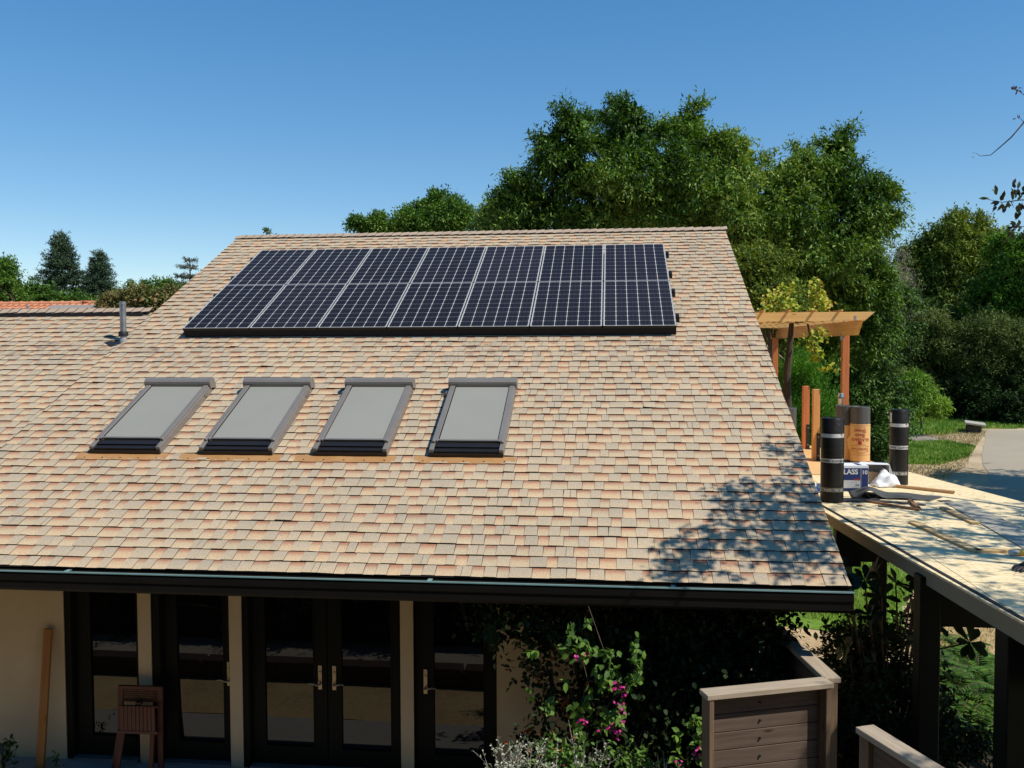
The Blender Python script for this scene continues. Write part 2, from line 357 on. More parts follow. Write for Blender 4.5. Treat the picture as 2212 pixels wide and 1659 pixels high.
# ---- laminated shingles, one course after another
def shingle_mat():
    m, t, b = mat('roof_shingle'); at = N(t, 'ShaderNodeVertexColor', layer_name='shingle_data')
    sp = t.nodes.new('ShaderNodeSeparateColor'); t.links.new(at.outputs[0], sp.inputs[0])
    kind, rnd, vv = sp.outputs[0], sp.outputs[1], sp.outputs[2]
    v = texco(t); gr = noise(t, texco(t, 'Object', (1.6, .7, .7)), 80, 3, .75); big = noise(t, v, .8, 4, .6)
    tabc = ramp(t, rnd, [(0, (.41, .345, .255)), (.35, (.435, .362, .264)), (.7, (.465, .38, .27)), (1, (.49, .395, .275))])
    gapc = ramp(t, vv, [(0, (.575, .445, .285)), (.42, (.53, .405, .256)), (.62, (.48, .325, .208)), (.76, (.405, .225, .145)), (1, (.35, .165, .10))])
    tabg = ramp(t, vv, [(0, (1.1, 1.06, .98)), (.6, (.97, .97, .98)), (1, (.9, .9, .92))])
    mu = N(t, 'ShaderNodeMix', data_type='RGBA', blend_type='MULTIPLY'); mu.inputs[0].default_value = 1
    t.links.new(tabc, mu.inputs[6]); t.links.new(tabg, mu.inputs[7])
    gh = ramp(t, rnd, [(0, (.90, .95, .98)), (.5, (1, 1, 1)), (1, (1.04, .97, .92))])
    mg = N(t, 'ShaderNodeMix', data_type='RGBA', blend_type='MULTIPLY'); mg.inputs[0].default_value = 1
    t.links.new(gapc, mg.inputs[6]); t.links.new(gh, mg.inputs[7])
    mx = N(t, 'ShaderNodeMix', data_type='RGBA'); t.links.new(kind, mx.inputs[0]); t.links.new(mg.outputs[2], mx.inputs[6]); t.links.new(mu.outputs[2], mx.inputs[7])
    m2 = N(t, 'ShaderNodeMix', data_type='RGBA', blend_type='MULTIPLY'); m2.inputs[0].default_value = 1
    t.links.new(mx.outputs[2], m2.inputs[6]); t.links.new(ramp(t, gr, [(.3, (.70, .69, .68)), (.52, (1, 1, 1)), (.72, (1.22, 1.2, 1.14))]), m2.inputs[7])
    m3 = N(t, 'ShaderNodeMix', data_type='RGBA', blend_type='MULTIPLY'); m3.inputs[0].default_value = 1
    t.links.new(m2.outputs[2], m3.inputs[6]); t.links.new(ramp(t, big, [(.3, (.93, .92, .92)), (.7, (1.05, 1.04, 1.02))]), m3.inputs[7])
    # worn spots where the granules have come off, below the panels
    v2 = texco(t, 'Object', (1, 1.6, 1.6)); sn = noise(t, v2, 5, 5, .75); s3 = noise(t, v, .55, 2, .5)
    sx_ = t.nodes.new('ShaderNodeSeparateXYZ'); ge = t.nodes.new('ShaderNodeNewGeometry'); t.links.new(ge.outputs['Position'], sx_.inputs[0])
    bz = N(t, 'ShaderNodeMapRange'); t.links.new(sx_.outputs[2], bz.inputs[0]); bz.inputs[1].default_value = RP(0, 3.9).z; bz.inputs[2].default_value = RP(0, 4.75).z
    bz2 = N(t, 'ShaderNodeMapRange'); t.links.new(sx_.outputs[2], bz2.inputs[0]); bz2.inputs[1].default_value = RP(0, 5.1).z; bz2.inputs[2].default_value = RP(0, 4.95).z
    bm_ = N(t, 'ShaderNodeMath', operation='MULTIPLY'); t.links.new(bz.outputs[0], bm_.inputs[0]); t.links.new(bz2.outputs[0], bm_.inputs[1])
    t0_ = N(t, 'ShaderNodeMath', operation='MULTIPLY'); t.links.new(ramp(t, sn, [(.52, (0, 0, 0)), (.62, (1, 1, 1))]), t0_.inputs[0]); t.links.new(bm_.outputs[0], t0_.inputs[1])
    th = N(t, 'ShaderNodeMath', operation='MULTIPLY'); t.links.new(t0_.outputs[0], th.inputs[0]); t.links.new(ramp(t, s3, [(.42, (.15, .15, .15)), (.56, (.8, .8, .8))]), th.inputs[1])
    m4 = N(t, 'ShaderNodeMix', data_type='RGBA'); t.links.new(th.outputs[0], m4.inputs[0]); t.links.new(m3.outputs[2], m4.inputs[6]); m4.inputs[7].default_value = (.17, .13, .11, 1)
    t.links.new(m4.outputs[2], b.inputs['Base Color']); b.inputs['Roughness'].default_value = .92; b.inputs['Specular IOR Level'].default_value = .25
    bump(t, b, gr, .55, .004); return m
M_sh = shingle_mat()
M_shedge = plain('shingle_edge', (.035, .026, .024), (.02, .015, .014), 30, .9, bumps=0)
EXP = .1532
def shingle_field(name, x0, x1, s0, s1, seed, parent):
    rng = random.Random(seed); V = []; F = []; MI = []; CD = []
    def quad(p, mi, kind, rnd, vs):
        b = len(V); V.extend(tuple(q) for q in p); F.append((b, b+1, b+2, b+3)); MI.append(mi)
        CD.extend([(kind, rnd, v, 1) for v in vs])
    s = s0; c = 0
    while s < s1-.01:
        e = min(EXP, s1-s); ph = rng.uniform(0, 6); ph2 = rng.uniform(0, 6)
        def nb(x): return .0130+.0024*math.sin(x*2.1+ph)+.0022*math.sin(x*5.3+ph2)+.0015*math.sin(x*13+ph*2)
        def sb(x): return s+.0035*math.sin(x*1.3+ph2)+.002*math.sin(x*4.7+ph)
        x = x0-rng.uniform(0, .1); kind = rng.random() < .5; hue = rng.uniform(-.12, .12)
        xs = []
        while x < x1:
            wd = rng.choice([.095, .115, .125, .14, .16, .19]) * rng.uniform(.9, 1.1) if kind else rng.choice([.095, .115, .13, .15, .18]) * rng.uniform(.9, 1.1)
            xs.append((max(x, x0), min(x+wd, x1), kind)); x += wd
            if kind and rng.random() < .08: pass          # two tabs meet with just a joint
            else: kind = not kind
        for (a, b_, k) in xs:
            if b_-a < .01: continue
            r = min(1, max(0, rng.random()+hue)); ex = .0042 if k else 0; js = rng.uniform(-.0025, .0025) if k else 0
            fl = rng.uniform(-.006, .012) if k else 0; g = .0012
            lift = rng.random() < .02; lf = rng.uniform(.004, .010) if lift else 0
            a0, b0 = a+g, b_-g; at, bt = a0+fl*.5, b0-fl*.5
            na, nb_ = nb(a)+ex+lf, nb(b_)+ex+lf*.3; sa, sbb = sb(a)+js, sb(b_)+js
            top = s+e+.012; nt_ = .0025+ex*.6
            p0, p1 = RP(a0, sa, na), RP(b0, sbb, nb_); p2, p3 = RP(bt, top, nt_), RP(at, top, nt_)
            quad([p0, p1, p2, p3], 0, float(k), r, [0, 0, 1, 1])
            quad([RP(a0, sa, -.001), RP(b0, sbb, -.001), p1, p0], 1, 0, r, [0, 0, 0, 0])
            if k:
                quad([RP(at, top, 0), RP(a0, sa, 0), p0, p3], 1, 1, r, [0]*4); quad([RP(b0, sbb, 0), RP(bt, top, 0), p2, p1], 1, 1, r, [0]*4)
            if k and rng.random() < .15 and b_-a > .13:     # slit through a tab
                xm = a+(b_-a)*rng.uniform(.35, .65)
                quad([RP(xm-.0018, sa+.001, na+.0012), RP(xm+.0018, sa+.001, na+.0012), RP(xm+.0018, s+e, nt_+.0016), RP(xm-.0018, s+e, nt_+.0016)], 1, 1, r, [0]*4)
        # felt line under the tabs, closes the joints
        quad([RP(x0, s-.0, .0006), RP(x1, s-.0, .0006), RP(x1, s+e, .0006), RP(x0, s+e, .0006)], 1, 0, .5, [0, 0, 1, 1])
        s += e; c += 1
    me = bpy.data.meshes.new(name); me.from_pydata(V, [], F); me.polygons.foreach_set('material_index', MI)
    ca = me.color_attributes.new('shingle_data', 'FLOAT_COLOR', 'CORNER'); ca.data.foreach_set('color', np.array(CD, np.float32).ravel())
    return link(name, me, [M_sh, M_shedge], parent)
shingle_field('shingles', XS, XR, 0, SR, 11, roof)
shingle_field('shingles', XL, XS-.002, EXP*.48, SL, 12, roof)
# starter strip along the eave of the low wing
shingle_field('starter_strip', XL, XS-.002, 0.0, EXP*.48, 13, roof)

# ---- ridge caps
M_cap = plain('ridge_cap', (.46, .35, .25), (.36, .26, .18), 7, .9, bumps=.5, bscale=90, bdist=.004)
def ridge_caps(x0, x1, s, seed, lift=.0):
    rng = random.Random(seed); mb = MB(); top = RP(0, s); x = x0; st = .158
    while x < x1-.02:
        xe = min(x+st+.05, x1+.01)
        n0, n1 = .030+lift+rng.uniform(-.003, .004), .012+lift     # right (exposed) end stands up
        for sg in (1, -1):
            def pt(xx, d, n):
                return Vector((xx, top.y-sg*d*CP, top.z-d*SP+n))
            d = .125; jd = rng.uniform(-.006, .006)
            A, B, Cc, Dd = pt(x, 0, n1+.012), pt(xe, 0, n0+.012), pt(xe, d+jd, n0), pt(x, d+jd, n1)
            lo_ = Vector((0, 0, -.010)); vs = [A, B, Cc, Dd, A+lo_, B+lo_, Cc+lo_, Dd+lo_]
            mb.add(vs, [(0, 3, 2, 1) if sg > 0 else (0, 1, 2, 3)], 0)
            mb.add(vs, [(3, 7, 6, 2), (1, 2, 6, 5), (0, 4, 7, 3)], 1)
        x += st
    return mb.build('ridge_cap', [M_cap, M_shedge], roof)
ridge_caps(XS-.03, XR+.02, SR, 1, .012)
ridge_caps(XL, XS-.02, SL, 2, .05)
mb = MB()                                          # black ridge vent below the caps
for x0, x1, s, h in ((XS, XR-.05, SR, .014), (XL, XS-.12, SL, .062)):
    t_ = RP(0, s); mb.add([(x0, t_.y-.12, t_.z-.12*SP/CP+.004), (x1, t_.y-.12, t_.z-.12*SP/CP+.004), (x1, t_.y-.12, t_.z-.05+h*.9), (x0, t_.y-.12, t_.z-.05+h*.9),
            (x0, t_.y+.12, t_.z-.12*SP/CP+.004), (x1, t_.y+.12, t_.z-.12*SP/CP+.004), (x1, t_.y+.12, t_.z-.05+h*.9), (x0, t_.y+.12, t_.z-.05+h*.9)],
           [(0, 1, 2, 3), (5, 4, 7, 6), (3, 2, 6, 7), (0, 3, 7, 4), (1, 5, 6, 2)])
mb.build('ridge_vent', M_roofslab, roof)

# ---- eave: drip edge, gutter, fascia, rake boards
M_trim = plain('dark_green_trim', (.010, .014, .012), (.007, .010, .009), 4, .42, spec=.12, bumps=.05)
M_brown = plain('bronze_gutter', (.014, .012, .010), (.010, .009, .007), 2, .45, spec=.12, bumps=.03)
M_teal = plain('teal_gutter_lip', (.24, .38, .36), (.19, .31, .30), 4, .38, bumps=.03)
mb = MB(); y0 = YE-.015
# fascia gutter with a stepped face
prof = [(.0, -.004), (-.055, -.004), (-.055, -.016), (-.048, -.024), (-.060, -.032), (-.060, -.085), (-.050, -.095), (-.050, -.165), (-.035, -.19), (.10, -.19), (.10, -.004)]
z0 = ZE-.020
n = len(prof); vs = [(XL, y0+a, z0+b) for a, b in prof]+[(XR+.005, y0+a, z0+b) for a, b in prof]
mb.add(vs, [tuple(range(n)), tuple(range(n, 2*n))[::-1]]+[(i, n+i, n+(i+1) % n, (i+1) % n) for i in range(n)])
mb.build('gutter', M_brown, house)
mb = MB(); mb.box((XL, y0-.066, z0-.010), (XR+.007, y0-.05, z0+.002))
mb.build('gutter_lip', M_teal, house)
for x in (-9.2, -5.05, -1.6, .55): MB().box((x-.02, y0-.05, z0-.001), (x+.02, y0+.03, z0+.004)).build('gutter_hanger', M_teal, house)
def rake(x, s0, s1, sg, nm='rake_board'):
    mb = MB(); vs = []
    for n_ in (-.012, -.20):
        for xx in (x, x+.035*sg):
            vs += [RP(xx, s0, n_), RP(xx, s1, n_)]
    mb.add(vs, [(0, 1, 3, 2), (4, 6, 7, 5), (0, 4, 5, 1), (2, 3, 7, 6), (0, 2, 6, 4), (1, 5, 7, 3)])
    t_ = RP(0, s1)                                   # far slope board
    vs = []
    for n_ in (-.012, -.20):
        for xx in (x, x+.035*sg):
            vs += [(xx, t_.y, t_.z+n_/CP), (xx, 2*t_.y-YE, ZE+n_/CP)]
    mb.add(vs, [(0, 1, 3, 2), (4, 6, 7, 5), (0, 4, 5, 1), (2, 3, 7, 6), (0, 2, 6, 4), (1, 5, 7, 3)])
    return mb.build(nm, M_trim, house)
rake(XR-.03, .03, SR, 1)
# far slope shingles (plain, never seen from the front)
mb = MB()
for x0, x1, s in ((XL, XS, SL), (XS, XR, SR)):
    t_ = RP(0, s); mb.add([(x0, t_.y, t_.z+.012), (x0, 2*t_.y-YE, ZE+.012), (x1, 2*t_.y-YE, ZE+.012), (x1, t_.y, t_.z+.012)], [(0, 1, 2, 3)])
mb.build('far_roof_slope', M_cap, house)

# ---- walls
M_stucco = plain('stucco', (.64, .49, .30), (.59, .445, .27), 3, .9, bumps=.35, bscale=70, bdist=.006, spec=.2)
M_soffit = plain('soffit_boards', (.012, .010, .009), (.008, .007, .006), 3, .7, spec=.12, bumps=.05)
WY = 8.95; WT = 2.12
mb = MB()
for x0, x1 in ((XL+.5, -5.893), (-5.045, -4.897), (-4.022, -3.884), (-2.166, -2.028), (-1.155, XR-.55)):
    mb.box((x0, WY, 0), (x1, WY+.22, WT+.6))
mb.box((XL+.5, WY+.22, 0), (XL+.7, 24.2, 2.3)); mb.box((XR-.77, WY+.22, 0), (XR-.55, 24, 2.4)); mb.box((XL+.7, 23.8, 0), (XR-.77, 24, 2.3))
mb.build('wall', M_stucco, house)
# gable ends and the wall of the high part above the low wing
for x, s in ((XR-.72, SR), (XS+.06, SR)):
    mb = MB()
    t_ = RP(0, s, -.14); zb = 2.4 if x > 0 else ZRL-1.9; yb0 = YE+.35 if x > 0 else YE+.6
    a = (t_.y-YE)
    zz = lambda y: t_.z-abs(y-t_.y)*SP/CP
    ys = [WY+.1, t_.y, 2*t_.y-WY-.1]
    vs = [(x, y, zz(y)-.004) for y in ys]+[(x, ys[2], 2.3), (x, ys[0], 2.3)]; vs += [(x+.15, b, c) for _, b, c in vs]
    mb.add(vs, [(0, 1, 2, 3, 4)[::-1], (5, 6, 7, 8, 9)]+[(i, (i+1) % 5, 5+(i+1) % 5, 5+i) for i in range(5)])
    mb.build('gable_wall', M_stucco, house)
mb = MB()                                          # header beam above the doors and boarded eave underside
mb.box((-5.893, WY-.015, 1.99), (-1.155, WY+.205, WT+.5)); mb.box((XL+.5, WY-.03, WT+.04), (-5.893, WY-.002, WT+.5)); mb.box((-1.155, WY-.03, WT+.04), (XR-.55, WY-.002, WT+.5))
mb.build('header_beam', M_trim, house)
mb = MB(); mb.box((XL+.2, YE+.12, ZE-.20), (XR-.04, WY+.2, ZE-.16)); mb.build('soffit', M_soffit, house)

# ---- doors and windows in the front wall
M_frame = plain('dark_door_frame', (.008, .009, .0065), (.006, .007, .005), 3, .5, spec=.12, bumps=.04)
def glassmat():
    m, t, b = mat('door_glass'); b.inputs['Base Color'].default_value = (.004, .004, .004, 1); b.inputs['Roughness'].default_value = .015
    b.inputs['IOR'].default_value = 1.56; b.inputs['Specular IOR Level'].default_value = .5
    v = texco(t, 'Object', (1, 1, .6)); bump(t, b, noise(t, v, 1.7, 2, .5), .05, .02); return m
M_glass = glassmat()
M_brass = plain('brushed_nickel', (.55, .45, .33), None, 20, .38, .85, bumps=0)
M_sill = plain('threshold_metal', (.30, .31, .31), None, 12, .5, .6, bumps=0)
def door(nm, x0, x1, gx0, gx1, gz, hx=None, hs=1, zt=2.0, label=None):
    """frame between x0..x1 with the glass between gx0..gx1, glass foot at gz"""
    y = WY+.06; mb = MB()
    mb.box((x0, y, .05), (gx0, y+.05, zt)); mb.box((gx1, y, .05), (x1, y+.05, zt))
    mb.box((gx0, y+.001, .05), (gx1, y+.05, gz)); mb.box((gx0, y+.001, 1.9), (gx1, y+.05, zt))
    b_ = .012                                        # glazing bead
    mb.box((gx0, y-.006, gz), (gx0+b_, y+.02, 1.9)); mb.box((gx1-b_, y-.006, gz), (gx1, y+.02, 1.9)); mb.box((gx0+b_, y-.006, gz), (gx1-b_, y+.02, gz+b_))
    d = mb.build(nm, M_frame, house)
    if label: d['label'] = label
    MB().box((gx0+b_, y+.018, gz+b_), (gx1-b_, y+.026, 1.9)).build('glass_pane', M_glass, d)
    if hx is not None:
        mb = MB(); z = 1.01
        mb.box((hx-.021, y-.012, z-.135), (hx+.021, y-.001, z+.125))
        mb.tube([(hx, y-.012, z-.075), (hx, y-.055, z-.075)], .012, 8)
        mb.tube([(hx, y-.055, z-.075), (hx+.03*hs, y-.058, z-.070), (hx+.075*hs, y-.058, z-.055), (hx+.12*hs, y-.055, z-.062)], [.010, .009, .008, .006], 8)
        mb.tube([(hx, y-.012, z+.05), (hx, y-.022, z+.05)], .014, 10)
        mb.build('door_handle', M_brass, d, bevel=.002)
    return d
door('window', -5.80, -5.06, -5.635, -5.084, .255)
door('glass_door', -4.79, -4.03, -4.644, -4.105, .240, -4.053, -1)
door('glass_door', -3.80, -2.975, -3.664, -3.112, .234, -3.048, -1)
door('glass_door', -2.965, -2.18, -2.826, -2.274, .224, -2.893, 1)
door('glass_door', -2.02, -1.165, -1.833, -1.290, .218, -1.912, 1)
for x0, x1 in ((-5.893, -5.80), (-4.897, -4.79), (-3.884, -3.80), (-2.18, -2.166), (-1.165, -1.155), (-5.06, -5.045), (-4.03, -4.022), (-2.028, -2.02)):
    mb = MB(); mb.box((x0, WY+.012, 0), (x1, WY+.14, 2.0))          # jamb with a raised moulding
    if x1-x0 > .05: mb.box((x1-.03, WY+.001, 0), (x1-.012, WY+.012, 2.0))
    mb.build('door_jamb', M_frame, house)
mb = MB()
for x0, x1 in ((-5.80, -5.06), (-4.79, -4.03), (-3.80, -2.18), (-2.02, -1.165)): mb.box((x0, WY-.03, .0), (x1, WY+.13, .045))
mb.build('threshold', M_sill, house)
MB().box((-5.95, WY+.2, 0), (-1.1, WY+.24, 2.6)).build('room_wall', M_soffit, house)

# ---- vent pipe
M_galv = plain('galvanised_pipe', (.36, .37, .38), (.24, .25, .26), 10, .42, .7, bumps=.08)
M_black = plain('black_rubber', (.012, .012, .013), None, 10, .55, bumps=0)
M_whitefl = plain('light_flashing', (.42, .42, .41), None, 10, .5, .3, bumps=0)
b = RP(-7.03, 4.96); vp = MB()
vp.lathe([(.044, .10), (.044, .53), (.049, .535), (.049, .555), (.044, .56), (.044, .585), (.037, .585), (.037, .3)], b, 20)
vp = vp.build('vent_pipe', M_galv, house, smooth=True)
MB().lathe([(.060, .085), (.067, .09), (.068, .135), (.060, .15), (.045, .155)], b, 20).build('collar', M_black, vp, smooth=True)
MB().lathe([(.052, -.03), (.050, .04), (.047, .09)], b, 20).build('flashing_cone', M_whitefl, vp, smooth=True)
# dark patch below it, the pipe's shadow built as a thin sheet
mb = MB(); q = [RP(-7.30, 4.915, .016), RP(-7.22, 4.94, .02), RP(-7.03, 4.90, .018), RP(-7.11, 4.78, .017), RP(-7.16, 4.80, .019)]
mb.add(q+[p-Vector((0, 0, .004)) for p in q], [(0, 4, 3, 2, 1)[::-1], (5, 6, 7, 8, 9)[::-1]]+[(i, (i+1) % 5, 5+(i+1) % 5, 5+i) for i in range(5)])
tag(mb.build('dark_piece', M_black), 'small black patch standing in for shadow on the shingles below the vent pipe', 'painted shadow')

# ---- skylights
M_skf = plain('taupe_cladding', (.25, .225, .20), (.21, .19, .17), 4, .45, .3, bumps=.03)
M_skd = plain('dark_bronze_bar', (.028, .024, .022), None, 6, .3, .4, bumps=0)
M_skc = plain('awning_cloth', (.265, .262, .232), (.248, .246, .216), 1.2, .75, bumps=.06, bscale=300, bdist=.001, spec=.25)
M_copper = plain('tan_apron_flashing', (.55, .30, .12), (.47, .24, .085), 5, .5, .25, bumps=.1, bscale=6, bdist=.01)
def RB(mb, x0, x1, s0, s1, n0, n1, mi=0): return mb.box((x0, s0, n0), (x1, s1, n1), lambda v: RP(v.x, v.y, v.z), mi)
def skylight(x0, x1, ap0, ap1):
    s0, s1 = 1.965, 3.45; mb = MB()
    RB(mb, x0, x0+.05, s0, s1, .0, .105); RB(mb, x1-.05, x1, s0, s1, .0, .105); RB(mb, x0+.05, x1-.05, s1-.06, s1-.002, .0, .10)
    RB(mb, x0+.012, x0+.075, s0+.15, s1, .106, .128); RB(mb, x1-.075, x1-.012, s0+.15, s1, .106, .128)
    k = mb.build('skylight', M_skf, house, bevel=.004)
    mb = MB(); RB(mb, x0+.05, x1-.05, s0+.001, s0+.06, .0, .085); RB(mb, x0+.06, x1-.06, s0+.065, s0+.16, .03, .10); RB(mb, x0+.002, x1-.002, s0-.02, s0, -.0, .06)
    mb.build('bottom_cover', M_skd, k, bevel=.003)
    mb = MB(); RB(mb, x0+.085, x1-.085, s0+.19, s1-.03, .100, .108); mb.build('awning_cloth', M_skc, k)
    mb = MB(); RB(mb, x0+.06, x1-.06, s0+.165, s0+.192, .10, .122); mb.build('awning_bar', M_skf, k, bevel=.003)
    mb = MB()                                       # rounded roller housing
    pr = [(s1-.055, .085), (s1-.055, .145), (s1-.045, .17), (s1-.01, .19), (s1+.04, .19), (s1+.085, .16), (s1+.10, .11), (s1+.10, .02)]
    n_ = len(pr); vs = [RP(x0-.012, a, b) for a, b in pr]+[RP(x1+.012, a, b) for a, b in pr]
    mb.add(vs, [tuple(range(n_)), tuple(range(n_, 2*n_))[::-1]]+[(i, n_+i, n_+(i+1) % n_, (i+1) % n_) for i in range(n_)])
    mb.build('awning_housing', M_skf, k)
    for sgn, xx in ((-1, x0), (1, x1)):
        MB().tube([RP(xx-sgn*.03, s0+.165, .115), RP(xx-sgn*.03, s0+.13, .115)], .02, 10).build('awning_bracket', M_skf, k)
    MB().tube([RP(x1+.012, s1-.10, .06), RP(x1+.035, s1-.14, .09), RP(x1+.02, s1-.2, .05), RP(x1+.008, s1-.24, .09)], .006, 6).build('awning_cable', M_skf, k)
    MB().tube([RP(x0-.01, s1-.07, .05), RP(x0-.035, s1-.13, .05)], .022, 10).build('awning_bracket', M_skf, k)
    mb = MB()                                       # apron flashing, slightly wavy
    K = 14; A = ap0; W = ap1-ap0
    rr = random.Random(int(x0*100))
    for i in range(K+1):
        xx = A+W*i/K; wv = .004*math.sin(i*1.3)
        mb.v += [tuple(RP(xx, 1.835+.003*math.sin(i*2.2), .016+wv*.6)), tuple(RP(xx, s0+.0, .020+wv*.3)), tuple(RP(xx, 1.835+.003*math.sin(i*2.2), .004))]
    for i in range(K):
        a = i*3; mb.f += [(a, a+3, a+4, a+1), (a+2, a+5, a+3, a)]; mb.m += [0, 0]
    for i in range(5):
        c = RP(ap0+W*(i+.5)/5, 1.87, .022); mb.tube([c, c+Vector((0, 0, .006))], .009, 8)
    mb.build('apron_flashing', M_copper, k)
    return k
skylight(-5.905, -5.055, -6.03, -4.96); skylight(-4.595, -3.74, -4.81, -3.63); skylight(-3.275, -2.435, -3.47, -2.33); skylight(-1.965, -1.145, -2.13, -1.01)
# ================================================================== SOLAR PANELS
def panelmat():
    m, t, b = mat('solar_cells'); u = N(t, 'ShaderNodeUVMap'); sx = t.nodes.new('ShaderNodeSeparateXYZ'); t.links.new(u.outputs[0], sx.inputs[0])
    def M_(op, a, b_=None, c=None):
        n = N(t, 'ShaderNodeMath', operation=op)
        for i, x in enumerate((a, b_, c)):
            if x is None: continue
            if isinstance(x, (int, float)): n.inputs[i].default_value = x
            else: t.links.new(x, n.inputs[i])
        return n.outputs[0]
    cu, cv = M_('MULTIPLY', sx.outputs[0], 6.), M_('MULTIPLY', sx.outputs[1], 10.)
    du = M_('ABSOLUTE', M_('SUBTRACT', M_('FRACT', M_('ADD', cu, .5)), .5)); dv = M_('ABSOLUTE', M_('SUBTRACT', M_('FRACT', M_('ADD', cv, .5)), .5))
    lu = M_('LESS_THAN', du, .019); lv = M_('LESS_THAN', dv, .014); dia = M_('LESS_THAN', M_('ADD', du, dv), .09)
    out = M_('MAXIMUM', lu, dia)
    bus = M_('LESS_THAN', M_('ABSOLUTE', M_('SUBTRACT', M_('FRACT', M_('MULTIPLY', cu, 3.)), .5)), .03)
    v = texco(t); oi = t.nodes.new('ShaderNodeObjectInfo'); cell = ramp(t, M_('ADD', M_('MULTIPLY', noise(t, v, 2.2, 2), .5), M_('MULTIPLY', oi.outputs['Random'], .5)), [(.3, (.0125, .0125, .017)), (.7, (.018, .0175, .024))])
    m1 = N(t, 'ShaderNodeMix', data_type='RGBA'); t.links.new(M_('MAXIMUM', M_('MULTIPLY', bus, .12), lv), m1.inputs[0]); t.links.new(cell, m1.inputs[6]); m1.inputs[7].default_value = (.26, .26, .28, 1)
    m2 = N(t, 'ShaderNodeMix', data_type='RGBA'); t.links.new(out, m2.inputs[0]); t.links.new(m1.outputs[2], m2.inputs[6]); m2.inputs[7].default_value = (.56, .55, .52, 1)
    t.links.new(m2.outputs[2], b.inputs['Base Color']); b.inputs['Roughness'].default_value = .4; b.inputs['Specular IOR Level'].default_value = .06
    return m
M_cells = panelmat()
M_alu = plain('anodised_frame', (.50, .50, .48), None, 6, .45, .3, bumps=0)
M_blk = plain('black_rail', (.012, .012, .013), None, 6, .45, .3, bumps=0)
PX0, PW, S0, HN = -6.155, 1.0091, 5.074, .16
ORD = ['leftmost', 'second from the left', 'third from the left', 'middle', 'third from the right', 'second from the right', 'rightmost']
def panel_meshes():
    W, H, f = .992, 1.65, .011
    mb = MB()
    for a in ((0, 0, W, f), (0, H-f, W, H), (0, f, f, H-f), (W-f, f, W, H-f)): mb.box((a[0], a[1], -.003), (a[2], a[3], 0))
    me1 = bpy.data.meshes.new('frame'); me1.from_pydata(mb.v, [], mb.f); me1.materials.append(M_alu)
    mb = MB()
    for a in ((.001, .001, W-.001, .012), (.001, H-.012, W-.001, H-.001), (.001, .012, .012, H-.012), (W-.012, .012, W-.001, H-.012)): mb.box((a[0], a[1], -.040), (a[2], a[3], -.0035))
    me2 = bpy.data.meshes.new('shaded_frame_side'); me2.from_pydata(mb.v, [], mb.f); me2.materials.append(M_blk)  # sides of the silver frame coloured black for the shade on them
    g = .016
    me3 = bpy.data.meshes.new('cells'); me3.from_pydata([(f, f, -.002), (W-f, f, -.002), (W-f, H-f, -.002), (f, H-f, -.002), (f, f, -.008), (W-f, f, -.008), (W-f, H-f, -.008), (f, H-f, -.008)], [], [(0, 1, 2, 3), (7, 6, 5, 4)])
    uv = me3.uv_layers.new(name='UVMap'); k = .004
    for i, c in enumerate([(-k, -k), (1+k, -k), (1+k, 1+k), (-k, 1+k)]*2): uv.data[i].uv = c
    me3.materials.append(M_cells); return me1, me2, me3
pm = panel_meshes()
for r in range(2):
    for c in range(7):
        o = empty('solar_module', RP(PX0+c*PW+.008, S0+r*1.668, HN), '%s solar panel of the %s row on the shingle roof' % (ORD[c], ('lower', 'upper')[r]), 'solar panel', 'solar panels mounted in two rows on the roof')
        o.rotation_euler = (P_, 0, 0)
        link('frame', pm[0], None, o, False); link('shaded_frame_side', pm[1], None, o, False); link('cells', pm[2], None, o, False)
for k, s in enumerate((.36, 1.28, 2.02, 2.92)):
    mb = MB(); RB(mb, PX0-.02, PX0+7*PW+.055, S0+s-.022, S0+s+.022, .055, .112)
    for i in range(8): RB(mb, PX0+i*1.0-.03+.02, PX0+i*1.0+.05, S0+s-.03, S0+s+.03, .010, .056)
    e = empty('mounting_rail', RP(PX0, S0+s, .01), 'black mounting rail end sticking out beside the panels, %s from the bottom' % ('first', 'second', 'third', 'fourth')[k], 'rail', 'rails under the solar panels')
    mb.build('rail', M_blk, e)
    mb = MB(); RB(mb, PX0+7*PW+.0, PX0+7*PW+.05, S0+s-.045, S0+s+.045, .10, .165); mb.build('end_clamp', M_blk, e, bevel=.008)
    mb = MB(); RB(mb, PX0-.045, PX0-.0, S0+s-.03, S0+s+.03, .10, .16); mb.build('end_clamp', M_blk, e, bevel=.008)
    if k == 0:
        mb = MB(); RB(mb, PX0+.01, PX0+7*PW-.01, S0+.012, S0+.016, .012, .118); mb.build('shadow_strip', M_roofslab, e)  # black board painting in the shadow below the array's front edge

